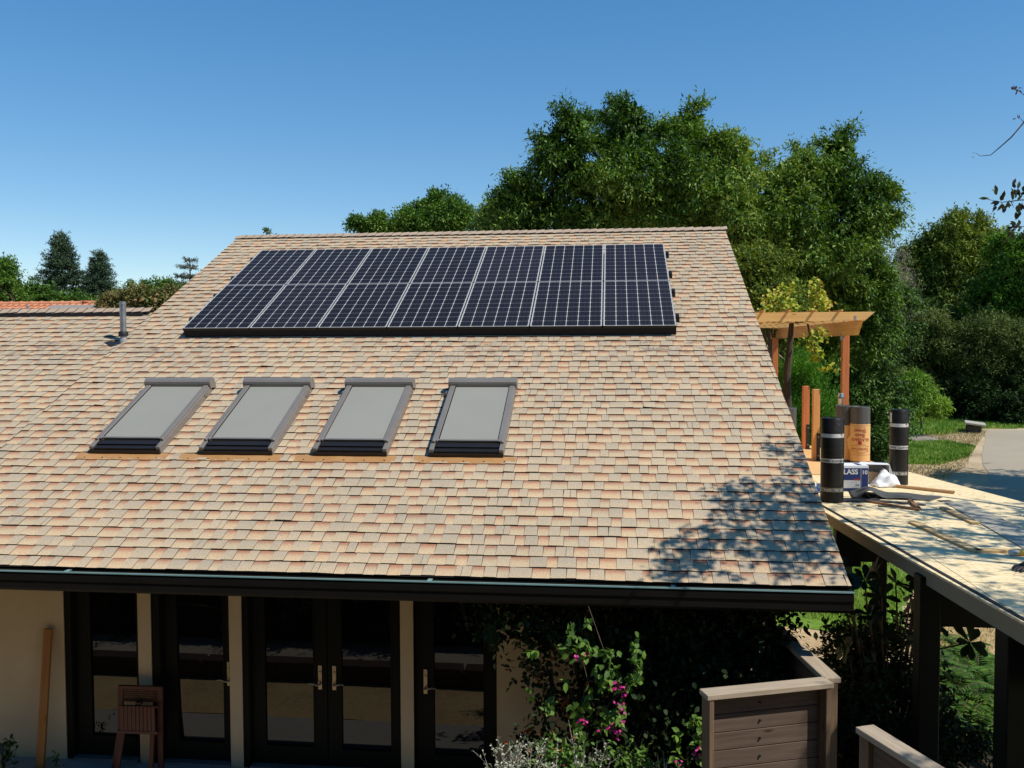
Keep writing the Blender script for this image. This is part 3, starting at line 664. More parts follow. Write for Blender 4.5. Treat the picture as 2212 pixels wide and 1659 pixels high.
# ================================================================== DECK ROOF of plywood sheets on green posts
DZ = 2.64
def osb():
    m, t, b = mat('plywood_sheathing'); v = texco(t, 'Object', (1, 1, 1)); v2 = texco(t, 'Object', (2.2, 8, 1))
    vo = N(t, 'ShaderNodeTexVoronoi', Scale=11, Randomness=1); t.links.new(v2, vo.inputs['Vector'])
    n = noise(t, v2, 9, 5, .7); s = t.nodes.new('ShaderNodeSeparateColor'); t.links.new(vo.outputs['Color'], s.inputs[0])
    a = N(t, 'ShaderNodeMath', operation='MULTIPLY_ADD'); t.links.new(n, a.inputs[0]); a.inputs[1].default_value = .8
    s2 = N(t, 'ShaderNodeMath', operation='MULTIPLY'); t.links.new(s.outputs[0], s2.inputs[0]); s2.inputs[1].default_value = .25; t.links.new(s2.outputs[0], a.inputs[2])
    c = ramp(t, a.outputs[0], [(.30, (.44, .29, .13)), (.42, (.72, .55, .29)), (.60, (.86, .71, .43)), (.8, (.90, .79, .53))])
    # joints between the sheets
    sx = t.nodes.new('ShaderNodeSeparateXYZ'); t.links.new(v, sx.inputs[0])
    def line(o, per, off):
        q = N(t, 'ShaderNodeMath', operation='PINGPONG'); ad = N(t, 'ShaderNodeMath', operation='ADD'); t.links.new(o, ad.inputs[0]); ad.inputs[1].default_value = off
        t.links.new(ad.outputs[0], q.inputs[0]); q.inputs[1].default_value = per/2
        l = N(t, 'ShaderNodeMath', operation='LESS_THAN'); t.links.new(q.outputs[0], l.inputs[0]); l.inputs[1].default_value = .004; return l.outputs[0]
    mxx = N(t, 'ShaderNodeMath', operation='MAXIMUM'); t.links.new(line(sx.outputs[1], 1.22, .3), mxx.inputs[0]); t.links.new(line(sx.outputs[0], 2.44, 1.0), mxx.inputs[1])
    mx = N(t, 'ShaderNodeMix', data_type='RGBA'); t.links.new(mxx.outputs[0], mx.inputs[0]); t.links.new(c, mx.inputs[6]); mx.inputs[7].default_value = (.16, .10, .05, 1)
    t.links.new(mx.outputs[2], b.inputs['Base Color']); b.inputs['Roughness'].default_value = .75; bump(t, b, n, .25, .003); return m
M_osb = osb()
M_fascia = plain('cream_fascia', (.30, .245, .15), (.26, .21, .125), 2, .7, bumps=.05)
M_post = plain('green_post_paint', (.006, .0105, .0078), (.004, .008, .006), 3, .5, spec=.12, bumps=.06)
M_orangeply = plain('orange_plywood', (.74, .46, .20), (.66, .38, .15), 1.6, .65, bumps=.08, stretch=(1, .3, 1))
deck = empty('deck_roof', (3.8, 10, 0), 'flat plywood-covered porch roof with cream edge board on dark green posts', 'roof')
E1, E2 = Vector((2.475, 10.45, 0)), Vector((2.80, 6.33, 0)); dd = (E2-E1)/(E2.y-E1.y)      # near edge line
def ledge(y): return E1.x+(y-E1.y)*dd.x
def redge(y): return 4.86-.2*(y-11.03)
ply = [(ledge(3.0), 3.0), (redge(3.0), 3.0), (redge(16.9), 16.9), (2.35, 17.6), (2.12, 17.6), (2.12, 13.0)]
MB().prism([p for p in ply], DZ-.018, DZ).build('plywood', M_osb, deck)
MB().prism([(2.13, 13.2), (3.35, 13.05), (redge(13.6), 13.6), (redge(16.8), 16.8), (2.4, 17.5), (2.13, 17.5)], DZ+.001, DZ+.014).build('plywood_sheet', M_orangeply, deck)
mb = MB(); yA, yB = 10.95, 3.0
u = Vector((dd.x, 1, 0)).normalized(); nx = Vector((u.y, -u.x, 0))
def edge_board(y0_, y1_, z0_, z1_, th, off=0):
    a, b = Vector((ledge(y0_), y0_, 0))-nx*off, Vector((ledge(y1_), y1_, 0))-nx*off; c, d = b-nx*th, a-nx*th
    return MB().prism([(p.x, p.y) for p in (a, b, c, d)], z0_, z1_)
edge_board(yA, yB, DZ-.165, DZ-.012, .03).build('edge_board', M_fascia, deck)
edge_board(yA+.01, yB, DZ-.012, DZ+.006, .035).build('drip_edge', M_roofslab, deck)
mb = MB(); a, b_ = (redge(3), 3.0), (redge(16.9), 16.9)
mb.prism([(a[0], a[1]), (a[0]+.03, a[1]), (b_[0]+.03, b_[1]), (b_[0], b_[1])], DZ-.165, DZ-.006); mb.build('edge_board', M_fascia, deck)
mb = MB()
for y in (4.4, 6.2, 7.95, 10.25, 12.6, 15.2): mb.box((ledge(y)+.02, y-.07, 2.09), (redge(y)-.02, y+.07, DZ-.166))
mb.build('cross_beam', M_post, deck)
mb = MB()
for i in range(9):
    tt = (i+.5)/9
    mb.bar((ledge(3)+tt*(redge(3)-ledge(3)), 3.05, DZ-.09), (ledge(13)+tt*(redge(13)-ledge(13)), 13, DZ-.09), .045, .14)
mb.build('joist', M_post, deck)
def post(x, y, s=.115, top=2.09, s2=None):
    s2 = s2 or s; return MB().box((x-s/2, y-s2/2, 0), (x+s/2, y+s2/2, top)).build('post', M_post, deck, bevel=.006)
post(3.0, 10.25, .13, 2.095); post(3.56, 10.25, .15, 2.095); post(ledge(7.9)+.02, 7.86, .17, DZ-.10); post(ledge(6.55)+.08, 6.55, .22, DZ-.17)
post(redge(10.25)-.15, 10.25, .14, 2.095); post(redge(7.95)-.15, 7.95, .14, 2.095); post(2.35, 13.3, .14, DZ-.17); post(redge(15.2)-.1, 15.2, .14, 2.095)
mb = MB(); p = RP(XR, 1.1); mb.box((2.12, 9.2, 2.27), (ledge(9.7)-.02, 9.42, 2.33)); mb.box((2.12, 9.2, 2.20), (2.2, 9.42, 2.27))
mb.build('gutter_end', M_post, deck)

# ---- short posts standing on the deck
M_rwV = wood('redwood_upright', (.62, .21, .07), (.44, .13, .045), 'Z', 2.2, .6)
M_rwL = wood('new_redwood_upright', (.72, .36, .13), (.58, .25, .08), 'Z', 2.2, .6)
M_rwX = wood('fir_rafter', (.80, .52, .20), (.66, .36, .12), 'X', 1.6, .6)
M_rwY = wood('fir_beam', (.78, .44, .16), (.60, .28, .09), 'Y', 1.2, .6)
M_brk = plain('dark_bracket', (.035, .033, .033), None, 8, .5, .5, bumps=0)
def bolt(mb, c, r=.012, d=(0, -1, 0)): c = Vector(c); mb.tube([c, c+Vector(d)*.014], r, 8)
def short_post(px, py, ptop, m, label, w_=.12, turn=0):
    b = atz(px, py, DZ+.014); sc = (b-Vector((0, 0, CZ))).dot(RF)/FPX; h = (py-ptop)*sc
    e = empty('short_post', (b.x, b.y+w_/2, DZ+.014), label, 'post', 'short redwood posts bolted to the deck', turn)
    MB().box((-w_/2, -w_/2, 0), (w_/2, w_/2, h)).build('post', m, e, world=False, bevel=.005)
    mb = MB(); mb.box((w_*.02, -w_/2-.006, .0), (w_*.5+.006, -w_/2, .44)); mb.box((w_/2, -w_/2, 0), (w_/2+.006, w_/2, .44)); mb.box((-w_*.1, -w_/2-.05, 0), (w_*.9, w_/2+.03, .006))
    mb.build('bracket', M_brk, e, world=False)
    mb = MB(); bolt(mb, (w_*.27, -w_/2-.006, .08)); bolt(mb, (w_*.27, -w_/2-.006, .38)); mb.build('bolt', M_galv, e, world=False)
short_post(1741, 970, 834, M_rwV, 'dark orange short post nearer the roof edge, bolted in a black bracket', .11)
short_post(1763, 995, 841, M_rwL, 'pale orange short post beside the roofing rolls, with a black bracket', .105)

# ================================================================== WRITING
def text_mesh(s, size, bold=0):
    cu = bpy.data.curves.new('t', 'FONT'); cu.body = s; cu.size = size; cu.align_x = 'CENTER'; cu.align_y = 'CENTER'; cu.offset = bold
    o = bpy.data.objects.new('t', cu); COL.objects.link(o); bpy.context.view_layer.update()
    me = bpy.data.meshes.new_from_object(o.evaluated_get(bpy.context.evaluated_depsgraph_get()))
    bpy.data.objects.remove(o); bpy.data.curves.remove(cu); me.materials.clear(); return me
M_ink = plain('black_print', (.03, .03, .03), None, 5, .6, bumps=0); M_red = plain('red_print', (.42, .035, .03), None, 5, .6, bumps=0)
M_wink = plain('white_print', (.75, .75, .75), None, 5, .6, bumps=0)
def wrap_text(s, size, r, ang, z, m, parent, flip=True, bold=0, nm='printed_words', sxx=1.0):
    """text wrapped round an upright cylinder of radius r at local height z, centre angle ang, upside down if flip"""
    me = text_mesh(s, size, bold)
    bm = bmesh.new(); bm.from_mesh(me); bmesh.ops.triangulate(bm, faces=bm.faces[:])
    bm.to_mesh(me); bm.free()
    sg = -1 if flip else 1
    for v in me.vertices:
        x, y = v.co.x*sg*sxx, v.co.y*sg; a = ang+x/r; v.co = ((r+.0025)*math.cos(a), (r+.0025)*math.sin(a), z+y)
    return link(nm, me, m, parent, False)

# ================================================================== ROOFING ROLLS
M_mod = plain('rough_black_membrane', (.020, .016, .013), (.008, .007, .006), 5, .38, bumps=.6, stretch=(1, 1, 14), bscale=10, bdist=.006, spec=.28)
M_sheet = plain('grey_base_sheet', (.085, .083, .08), (.055, .053, .052), 3, .5, bumps=.2, stretch=(6, 6, .6), bscale=4, bdist=.004)
M_kraft = plain('kraft_wrapper', (.70, .44, .18), (.62, .37, .14), 4, .7, bumps=.25, bscale=8, bdist=.006)
M_band = plain('white_band', (.62, .62, .60), (.50, .50, .48), 6, .45, bumps=.05)
M_band2 = plain('brownish_band', (.22, .20, .15), (.12, .11, .085), 9, .4, bumps=.05)
def roll_prof(r, h): return [(0, h-.03), (.03, h-.03), (.035, h-.002), (.05, h-.006), (.075, h-.001), (r*.8, h-.005), (r*.96, h), (r, h-.008), (r*.997, h*.5), (r, 0), (0, 0)]
def membrane_roll(px, py, label, r=.132, h=1.0, face=None, marks='ab'):
    b = atz(px, py, DZ); b.y += r*.9; b.x += .0
    e = empty('membrane_roll', b, label, 'roofing roll', 'rolls of roofing material standing on the deck')
    MB().lathe(roll_prof(r, h), (0, 0, 0), 40).build('roll', M_mod, e, smooth=True, world=False)
    a = math.atan2(-b.y, -b.x)                                   # side facing the yard
    mb = MB(); mb.tube([(r*math.cos(a+1.25), r*math.sin(a+1.25), .0), (r*math.cos(a+1.25), r*math.sin(a+1.25), h-.004)], .006, 6); mb.build('loose_edge', M_mod, e, world=False)
    for k, (z, hh, m) in enumerate(((.795, .045, M_band), (.50, .048, M_band), (.155, .05, M_band2))):
        MB().lathe([(r, z-hh/2), (r+.0016, z-hh/2), (r+.0016, z+hh/2), (r, z+hh/2)], (0, 0, 0), 40).build('band', m, e, smooth=True, world=False)
    wrap_text('FLINTLASTIC  RESISTA', .034, r, a+.15, .50, M_ink, e, bold=.001)
    for d in (-1.3, .85): wrap_text('L', .06, r+.0006, a+d, .795, M_red, e, bold=.003)
    wrap_text('GTA', .042, r+.0006, a-.38, .155, M_wink, e, bold=.001); wrap_text('20  SBS', .032, r+.0006, a+.62, .155, M_wink, e)
    if 'p' in marks:
        mb = MB(); K = 8; a0, a1 = a-1.25, a-.85
        vs = [((r+.002)*math.cos(a0+(a1-a0)*i/K), (r+.002)*math.sin(a0+(a1-a0)*i/K), z) for i in range(K+1) for z in (.83, .96)]
        mb.add(vs, [(2*i, 2*i+2, 2*i+3, 2*i+1) for i in range(K)]); mb.build('paper_label', M_band, e, world=False)
    return e
membrane_roll(1802, 1087, 'nearest black membrane roll standing at the corner of the shingle roof, with pale bands')
membrane_roll(1946, 1048, 'black membrane roll standing alone on the plywood right of the boxes, with pale bands', .118, marks='p')
def base_roll(px, py, top, r, label, kz=(.11, .70), text=True):
    b = atz(px, py, DZ+.014); b.y += r*.9; sc = (b-Vector((0, 0, CZ))).dot(RF)/FPX; h = (py-top)*sc
    e = empty('base_sheet_roll', b, label, 'roofing roll', 'rolls of roofing material standing on the deck')
    MB().lathe([(r*.45, h-.12), (r*.5, h-.01), (r*.86, h-.012), (r*.95, h), (r, h-.006), (r, 0), (0, 0)], (0, 0, 0), 40).build('roll', M_sheet, e, smooth=True, world=False)
    z0_, z1_ = h*kz[0], h*kz[1]; a = math.atan2(-b.y, -b.x)
    MB().lathe([(r, z0_), (r+.003, z0_+.001), (r+.0035, (z0_+z1_)/2), (r+.003, z1_), (r, z1_)], (0, 0, 0), 40).build('wrapper', M_kraft, e, smooth=True, world=False)
    mb = MB(); a0 = a-1.0                                        # torn flap of wrapper standing off the left side
    q = [(r*1.02, a0-.32, .20*h), (r*1.22, a0-.55, .30*h), (r*1.28, a0-.60, .42*h), (r*1.04, a0-.28, .50*h), (r*1.02, a0-.05, .48*h), (r*1.02, a0-.05, .18*h)]
    mb.add([(d*math.cos(g), d*math.sin(g), z) for d, g, z in q], [(0, 1, 2, 3), (0, 3, 4, 5)]); mb.build('wrapper_flap', M_kraft, e, world=False)
    R2 = r+.0035
    if text:
        wrap_text('Sheet', .080, R2, a+.0, h*.585, M_red, e, bold=.001); wrap_text('Base', .080, R2, a+.0, h*.505, M_red, e, bold=.001)
        wrap_text('GLASBASE', .064, R2, a+.05, h*.43, M_red, e, bold=.001); wrap_text('CertainTeed', .052, R2, a+.0, h*.265, M_red, e, bold=.0005)
        wrap_text('ASTM D4601 TYPE II', .020, R2, a+.0, h*.648, M_red, e)
        mb = MB()
        for z in (.672, .16): mb.lathe([(R2+.0006, h*z), (R2+.0012, h*z+.002), (R2+.0006, h*z+.004)], (0, 0, 0), 40)
        def arc(g0, g1, fz, k=20, hh=.0022):
            pts = [(g0+(g1-g0)*i/k, fz(i/k)) for i in range(k+1)]
            vs = [((R2+.002)*math.cos(a+g), (R2+.002)*math.sin(a+g), z+s_*hh) for g, z in pts for s_ in (-1, 1)]
            mb.add(vs, [(2*i, 2*i+2, 2*i+3, 2*i+1) for i in range(k)])
        arc(-.75, .75, lambda q: h*(.315+.028*math.sin(q*PI))); arc(-.75, .75, lambda q: h*(.225-.03*math.sin(q*PI)))
        arc(-.95, -.80, lambda q: h*.31, 4, .006); arc(.80, .95, lambda q: h*.31, 4, .006); arc(-.95, -.80, lambda q: h*.235, 4, .006); arc(.80, .95, lambda q: h*.235, 4, .006)
        mb.build('printed_lines', M_red, e, world=False)
        MB().lathe([(.001, 0), (.03, 0), (.03, .003), (.001, .003)], (0, 0, 0), 12)
        vs = []; K = 14; mb = MB()
        for i in range(K): g = 2*PI*i/K; vs.append(((R2+.0025)*math.cos(a+.04*math.cos(g)/R2*.75), (R2+.0025)*math.sin(a+.04*math.cos(g)/R2*.75), h*.372+.03*math.sin(g)))
        mb.add(vs, [tuple(range(K))]); mb.build('printed_emblem', M_red, e, world=False)
    return e
base_roll(1862, 1003, 880, .146, 'kraft-wrapped grey roll with upside-down red printing, behind the white and blue box', (.05, .70))
base_roll(1829, 999, 878, .146, 'shadowed kraft-wrapped roll half hidden behind the black roll by the roof', (.05, .66), False)
base_roll(1703, 990, 882, .146, 'grey and kraft roll mostly hidden behind the edge of the shingle roof', (.06, .48), False)
# steel cup standing on the shadowed roll
c = atz(1829, 999, DZ+.014); c.y += .13; sc = (c-Vector((0, 0, CZ))).dot(RF)/FPX; ht = 121*sc
cp = MB().lathe([(0, 0), (.036, 0), (.038, .005), (.044, .12), (.047, .125), (.047, .145), (.043, .15), (.043, .205), (.038, .21), (.0, .21)], (0, 0, 0), 24).build('travel_mug', plain('brushed_steel', (.55, .54, .52), None, 12, .28, .9, bumps=0), None, smooth=True)
cp.location = (c.x-.075, c.y-.02, DZ+.014+ht-.012); tag(cp, 'steel travel mug standing on top of the shadowed kraft roll', 'mug')
MB().lathe([(.0475, .128), (.049, .13), (.049, .142), (.0475, .144)], (0, 0, 0), 24).build('mug_ring', M_black, cp, smooth=True, world=False)

# ================================================================== BOXES, BAG, FELT, STICKS
M_card = plain('white_carton', (.80, .81, .84), (.74, .75, .78), 5, .6, bumps=.05); M_blue = plain('navy_print', (.018, .035, .14), None, 5, .45, bumps=0)
M_brownc = plain('brown_cardboard', (.50, .33, .19), None, 5, .8, bumps=.1); M_grey = plain('grey_carton_inside', (.34, .33, .33), None, 5, .8, bumps=.05)
b = atz(1850, 1062, DZ); e = empty('carton', (b.x-.06, b.y+.13, DZ), 'white and navy carton lettered in white, beside the nearest black roll', 'box', None, .06)
W, D_, H = .40, .26, .335
MB().box((-W/2, -D_/2, 0), (W/2, D_/2, H)).build('box', M_card, e, world=False, bevel=.003)
mb = MB(); mb.box((-W/2+.0, -D_/2-.002, .004), (W/2-.003, -D_/2, H-.035)); mb.build('front_print', M_blue, e, world=False)
mb = MB(); mb.box((-W/2+.02, -D_/2-.004, .045), (.098, -D_/2-.002, .145)); mb.build('white_label', M_band, e, world=False)
mb = MB(); mb.box((.104, -D_/2-.0032, .008), (.109, -D_/2-.002, H-.037)); mb.build('white_stripe', M_band, e, world=False)
mb = MB(); mb.box((.02, -D_/2-.0045, .142), (.092, -D_/2-.002, .162)); mb.build('red_label', M_red, e, world=False)
def flat_text(s, size, loc, m, parent, rot=(PI/2, 0, 0), bold=0, nm='printed_words'):
    o = link(nm, text_mesh(s, size, bold), m, parent, False); o.location = loc; o.rotation_euler = rot; return o
flat_text('GLASS', .088, (-.055, -D_/2-.0036, .25), M_wink, e, bold=.0025); flat_text('10', .07, (.152, -D_/2-.0036, .245), M_wink, e, bold=.002)
flat_text('10 lb', .026, (.06, -D_/2-.0055, .085), M_ink, e, bold=.001); flat_text('reinforcement', .014, (.02, -D_/2-.0055, .118), M_ink, e)
flat_text('roof ventilation', .014, (.04, -D_/2-.0055, .062), M_ink, e)
mb = MB(); mb.box((.07, -D_/2+.02, H+.0003), (.13, D_/2-.05, H+.0015)); mb.box((W/2+.0003, -.09, .02), (W/2+.0015, -.04, .10)); mb.box((W/2+.0003, -.07, .14), (W/2+.0015, .07, .17)); mb.box((W/2+.0003, -.03, .2), (W/2+.0015, .04, .225)); mb.build('side_print', M_blue, e, world=False)
# second carton, open side towards the yard
b = atz(1899, 1052, DZ); e = empty('open_carton', (b.x+.0, b.y+.22, DZ), 'open white carton with grey inside and brown panel, behind the crumpled bag', 'box', None, -.12)
W, D_, H, T_ = .34, .25, .285, .004
mb = MB(); mb.box((-W/2, -D_/2, 0), (W/2, D_/2, T_)); mb.box((-W/2, -D_/2, H-T_), (W/2, D_/2, H)); mb.box((-W/2, -D_/2, T_), (-W/2+T_, D_/2, H-T_)); mb.box((W/2-T_, -D_/2, T_), (W/2, D_/2, H-T_))
mb.build('box', M_card, e, world=False)
MB().box((-W/2+T_, D_/2-.02, T_), (W/2-T_, D_/2-.012, H-T_)).build('box_inside', M_grey, e, world=False); MB().box((-.11, -.02, T_), (.05, -.015, .17)).build('brown_panel', M_brownc, e, world=False)
mb = MB(); mb.add([(W/2, -D_/2, .0), (W/2, -D_/2, H), (W/2+.09, -D_/2+.06, .03)], [(0, 1, 2), (2, 1, 0)]); mb.build('box_flap', M_grey, e, world=False)
# flat blue and white bag and scraps seen between roll and roof
b = atz(1772, 1056, DZ); mb = MB(); rr = random.Random(4)
M_bag = plain('white_plastic', (.85, .86, .88), (.78, .79, .82), 7, .35, bumps=.2, bscale=20)
def rumple(name, cx, cy, w_, d_, h, rz, m, label, cat, seed, nx_=14, ny_=10, z=DZ, lift=None, amp=.3, thick=.003, shape=None, parent=None):
    rr = random.Random(seed); ph = [rr.uniform(0, 6) for _ in range(6)]; bm = bmesh.new(); g = []
    for j in range(ny_+1):
        for i in range(nx_+1):
            u_, v_ = i/nx_, j/ny_; x, y = (u_-.5)*w_, (v_-.5)*d_
            if shape: x, y = shape(u_, v_, x, y)
            hh = (lift(u_, v_) if lift else math.sin(u_*PI)**.6*math.sin(v_*PI)**.6)*h
            hh += h*amp*(math.sin(u_*9+ph[0]+v_*4)*.4+math.sin(v_*11+ph[1]-u_*5)*.3+math.sin(u_*19+v_*15+ph[2])*.25)*min(1, 6*min(u_, 1-u_, v_, 1-v_)+.25)
            c_, s_ = math.cos(rz), math.sin(rz); g.append(bm.verts.new((cx+x*c_-y*s_, cy+x*s_+y*c_, z+.004+max(0, hh))))
    for j in range(ny_):
        for i in range(nx_): bm.faces.new((g[j*(nx_+1)+i], g[j*(nx_+1)+i+1], g[(j+1)*(nx_+1)+i+1], g[(j+1)*(nx_+1)+i]))
    me = bpy.data.meshes.new(name); bm.to_mesh(me); bm.free(); me.polygons.foreach_set('use_smooth', [True]*len(me.polygons))
    o = link(name, me, m, parent); sm = o.modifiers.new('thick', 'SOLIDIFY'); sm.thickness = thick; sm.offset = 1
    if label: tag(o, label, cat)
    return o
rumple('crumpled_bag', *atz(1913, 1050, DZ).xy, .34, .28, .155, .2, M_bag, 'crumpled bright white plastic bag on the grey felt in front of the open carton', 'bag', 3, 22, 16, amp=.55)
rumple('plastic_bag', *atz(1768, 1054, DZ).xy, .30, .25, .05, .4, M_bag, 'flat white bag lying between the shingle roof and the nearest black roll', 'bag', 5)
rumple('blue_wrapper', *atz(1771, 1062, DZ).xy, .26, .2, .035, .1, M_blue, 'navy blue wrapper lying between the roof edge and the nearest black roll', 'wrapper', 6)
M_felt = plain('grey_felt', (.075, .075, .070), (.05, .05, .047), 6, .85, bumps=.3, bscale=60)
M_felt2 = plain('dark_felt', (.035, .035, .034), (.025, .025, .024), 6, .8, bumps=.3, bscale=60)
c = atz(1925, 1073, DZ)
rumple('felt_sheet', c.x+.02, c.y, .98, .62, .085, -.28, M_felt, 'wavy grey sheet of roofing felt with a raised left fold, under the white bag', 'felt sheet', 8, 30, 16,
       lift=lambda u_, v_: max(0, math.exp(-((u_-.22)/.13)**2)*(1.15-v_*.4)+.22*math.exp(-((u_-.62)/.18)**2)), amp=.12, shape=lambda u_, v_, x, y: (x+y*.35*(u_-.3), y*(1-.45*u_)))
c = atz(1848, 1082, DZ)
rumple('felt_offcut', c.x, c.y, .52, .24, .02, -.1, M_felt2, 'flat dark felt offcut right of the nearest black roll', 'felt sheet', 9, amp=.2)
c = atz(1872, 1078, DZ)
rumple('curled_felt', c.x, c.y, .26, .20, .085, .1, M_felt, 'small curled piece of grey felt in front of the carton', 'felt sheet', 10, 18, 8, lift=lambda u_, v_: math.exp(-((u_-.28)/.2)**2)*(1-.6*v_), amp=.05)
c = atz(1932, 1088, DZ)
rumple('felt_strip', c.x, c.y+.05, .70, .07, .014, -.42, M_felt, 'thin grey felt strip trailing towards the loose sticks', 'felt sheet', 11, amp=.3)
c = atz(1912, 1095, DZ)
rumple('dark_piece', c.x+.03, c.y, .20, .08, .008, -.2, M_felt2, 'tiny dark felt scrap beside the long brown stick', 'felt sheet', 12, amp=.2)
M_stick = wood('brown_stick', (.40, .21, .09), (.26, .12, .05), 'X', 3); M_tube = wood('tan_tube', (.58, .34, .17), (.50, .28, .13), 'X', 3, knots=False)
def stick(name, p, q, w_, h, m, label, cat='stick'):
    a, b = atz(*p, DZ), atz(*q, DZ); a.z = b.z = DZ+h/2+.001; mb = MB(); L = (b-a).length
    o = MB().box((-L/2, -w_/2, -h/2), (L/2, w_/2, h/2)).build(name, m, None, bevel=.002)
    o.location = (a+b)/2; o.rotation_euler = (0, 0, math.atan2(b.y-a.y, b.x-a.x)); return tag(o, label, cat)
stick('wooden_stick', (1869, 1084), (1986, 1104), .03, .025, M_stick, 'long thin brown stick lying in front of the felt')
o = stick('wood_scrap', (1965, 1084), (1985, 1102), .045, .03, M_stick, 'short splintered brown stick crossing the end of the long one')
a, b = atz(1935, 1053, DZ), atz(2061, 1067, DZ); a.z = b.z = DZ+.022
o = MB().tube([(0, 0, 0), tuple(b-a)], .021, 16, cap=False).tube([(0, 0, 0), tuple(b-a)], .015, 12, cap=False).build('cardboard_tube', M_tube, None, smooth=True); o.location = a; tag(o, 'long tan tube lying on the plywood behind the felt', 'tube')
stick('wood_chip', (1851, 1093), (1861, 1094), .04, .018, M_stick, 'tiny brown wood chip near the foot of the nearest roll', 'wood scrap')
stick('wood_chip', (1968, 1131), (1976, 1132), .03, .012, M_band, 'tiny white chip near the end of the pale board', 'wood scrap')
M_board = wood('pale_board', (.66, .47, .23), (.54, .35, .15), 'X', 2)
stick('pale_board', (1972, 1130), (2112, 1194), .10, .022, M_board, 'long pale board lying aslant on the dappled plywood', 'board')
stick('pale_board', (2106, 1192), (2260, 1193), .09, .022, M_board, 'pale board lying across the plywood towards the caulk tube', 'board')
stick('pale_board', (2037, 1099), (2108, 1133), .085, .022, M_board, 'short pale board along the edge of the white underlayment', 'board')
M_under = plain('pale_underlayment', (.42, .385, .29), (.34, .31, .235), 3, .6, bumps=.2)
p0, p1, p2, p3 = atz(2040, 1086, DZ), atz(2260, 1215, DZ), atz(2300, 1190, DZ), atz(2085, 1082, DZ)
mb = MB(); K = 26; J = 6
for i in range(K+1):
    for j in range(J+1):
        a = p0.lerp(p1, i/K); c = p3.lerp(p2, i/K); q = a.lerp(c, j/J); q.z = DZ+.006+.010*abs(math.sin(i*.9+j*1.7))*random.random(); mb.v.append(tuple(q))
for i in range(K):
    for j in range(J): k = i*(J+1)+j; mb.f.append((k, k+1, k+J+2, k+J+1)); mb.m.append(0)
o = mb.build('underlayment', M_under, None, smooth=True); tag(o, 'long wrinkled greyish strip of underlayment lying on the plywood', 'underlayment')
# caulk tube and dark work shoe at the right edge of the picture
c = atz(2193, 1202, DZ); e = empty('caulk_tube', (c.x, c.y+.03, DZ+.028), 'white and yellow caulk tube lying at the right edge of the plywood', 'tube', None, .15)
MB().tube([(-.035, 0, 0), (.03, 0, 0)], .026, 18).build('label', M_band, e, smooth=True, world=False)
MB().tube([(.031, 0, 0), (.15, 0, 0)], .0262, 18).build('tube', plain('yellow_plastic', (.60, .40, .05), None, 5, .4, bumps=0), e, smooth=True, world=False)
flat_text('100', .03, (-.004, -.0265, 0), M_ink, e)
c = atz(2208, 1236, DZ); e = empty('work_glove', (c.x+.04, c.y+.06, DZ), 'black work glove lying at the right edge of the plywood', 'glove', None, .5)
gm = MB(); M_glove = plain('black_glove', (.025, .022, .03), None, 12, .6, bumps=.3)
gm.tube([(-.02, 0, .03), (.05, 0, .035), (.11, .0, .03)], [.035, .045, .035], 12)
for k, (yy, L_) in enumerate(((-.036, .07), (-.012, .085), (.012, .08), (.035, .06))): gm.tube([(-.01, yy, .03), (-.05, yy*1.2, .032), (-.02-L_, yy*1.3, .014)], [.013, .012, .008], 8)
gm.tube([(.04, -.04, .03), (.01, -.075, .022), (-.03, -.085, .012)], [.014, .012, .009], 8)
gm.build('glove', M_glove, e, smooth=True, world=False)
rng = np.random.default_rng(61); n_ = 130; yy = 5.5+6.3*rng.random(n_); q = np.stack([2.7+.02*(11-yy)+rng.random(n_)*2.2, yy, np.full(n_, DZ+.006)], 1)
o = leaves('wood_shavings', q, np.c_[rng.normal(0, 1, (n_, 2)), np.full(n_, .12)], np.tile([0, 0, 1.], (n_, 1)), .03*(.5+1.3*rng.random(n_)), .014, plain('shaving_brown', (.42, .25, .12), (.22, .13, .06), 40, .8, bumps=0), None, 'oval')
tag(o, 'scattered brown shavings and dead leaves lying on the plywood', 'debris', None, 'stuff')
# dark tape marks and chalk on the plywood
for (x_, y_, l_) in ((2042, 1083, 'grey felt patch stuck flat on the plywood beyond the board'),):
    c = atz(x_, y_, DZ); rumple('felt_patch', c.x, c.y, .16, .10, .004, .2, M_felt, l_, 'felt sheet', 15, amp=.1)

# ================================================================== PERGOLA behind the rolls
perg = empty('pergola', (4.75, 20, 0), 'new orange timber pergola with a vine on top, beyond the roofing rolls', 'pergola')
bx = 4.80
def pole(px, y, w_=.135): x = aty(px, 800, y).x; return MB().box((x-w_/2, y-w_/2, 0), (x+w_/2, y+w_/2, 4.70)).build('post', M_rwV, perg, bevel=.005), x
pole(1825, 18.6); pole(1674, 24.5)
p = MB(); bz0, bz1 = 4.69, 4.965
xa = aty(1858, 710, 17.35).x
vs = [(xa-.045, 17.62, bz0), (xa-.045, 17.30, bz1), (xa-.15, 26, bz1), (xa-.15, 26, bz0)]; vs += [(x+.09, y, z) for x, y, z in vs]
p.add(vs, [(0, 1, 2, 3), (7, 6, 5, 4), (0, 4, 5, 1), (1, 5, 6, 2), (2, 6, 7, 3), (3, 7, 4, 0)]); p.build('beam', M_rwY, perg)
p = MB(); vs = [(x-3.6, y, z) for x, y, z in vs]; p.add(vs, [(0, 1, 2, 3), (7, 6, 5, 4), (0, 4, 5, 1), (1, 5, 6, 2), (2, 6, 7, 3), (3, 7, 4, 0)]); p.build('beam', M_rwY, perg)
xe = aty(1889, 676, 17.8).x; xe0 = aty(1866, 694, 17.8).x
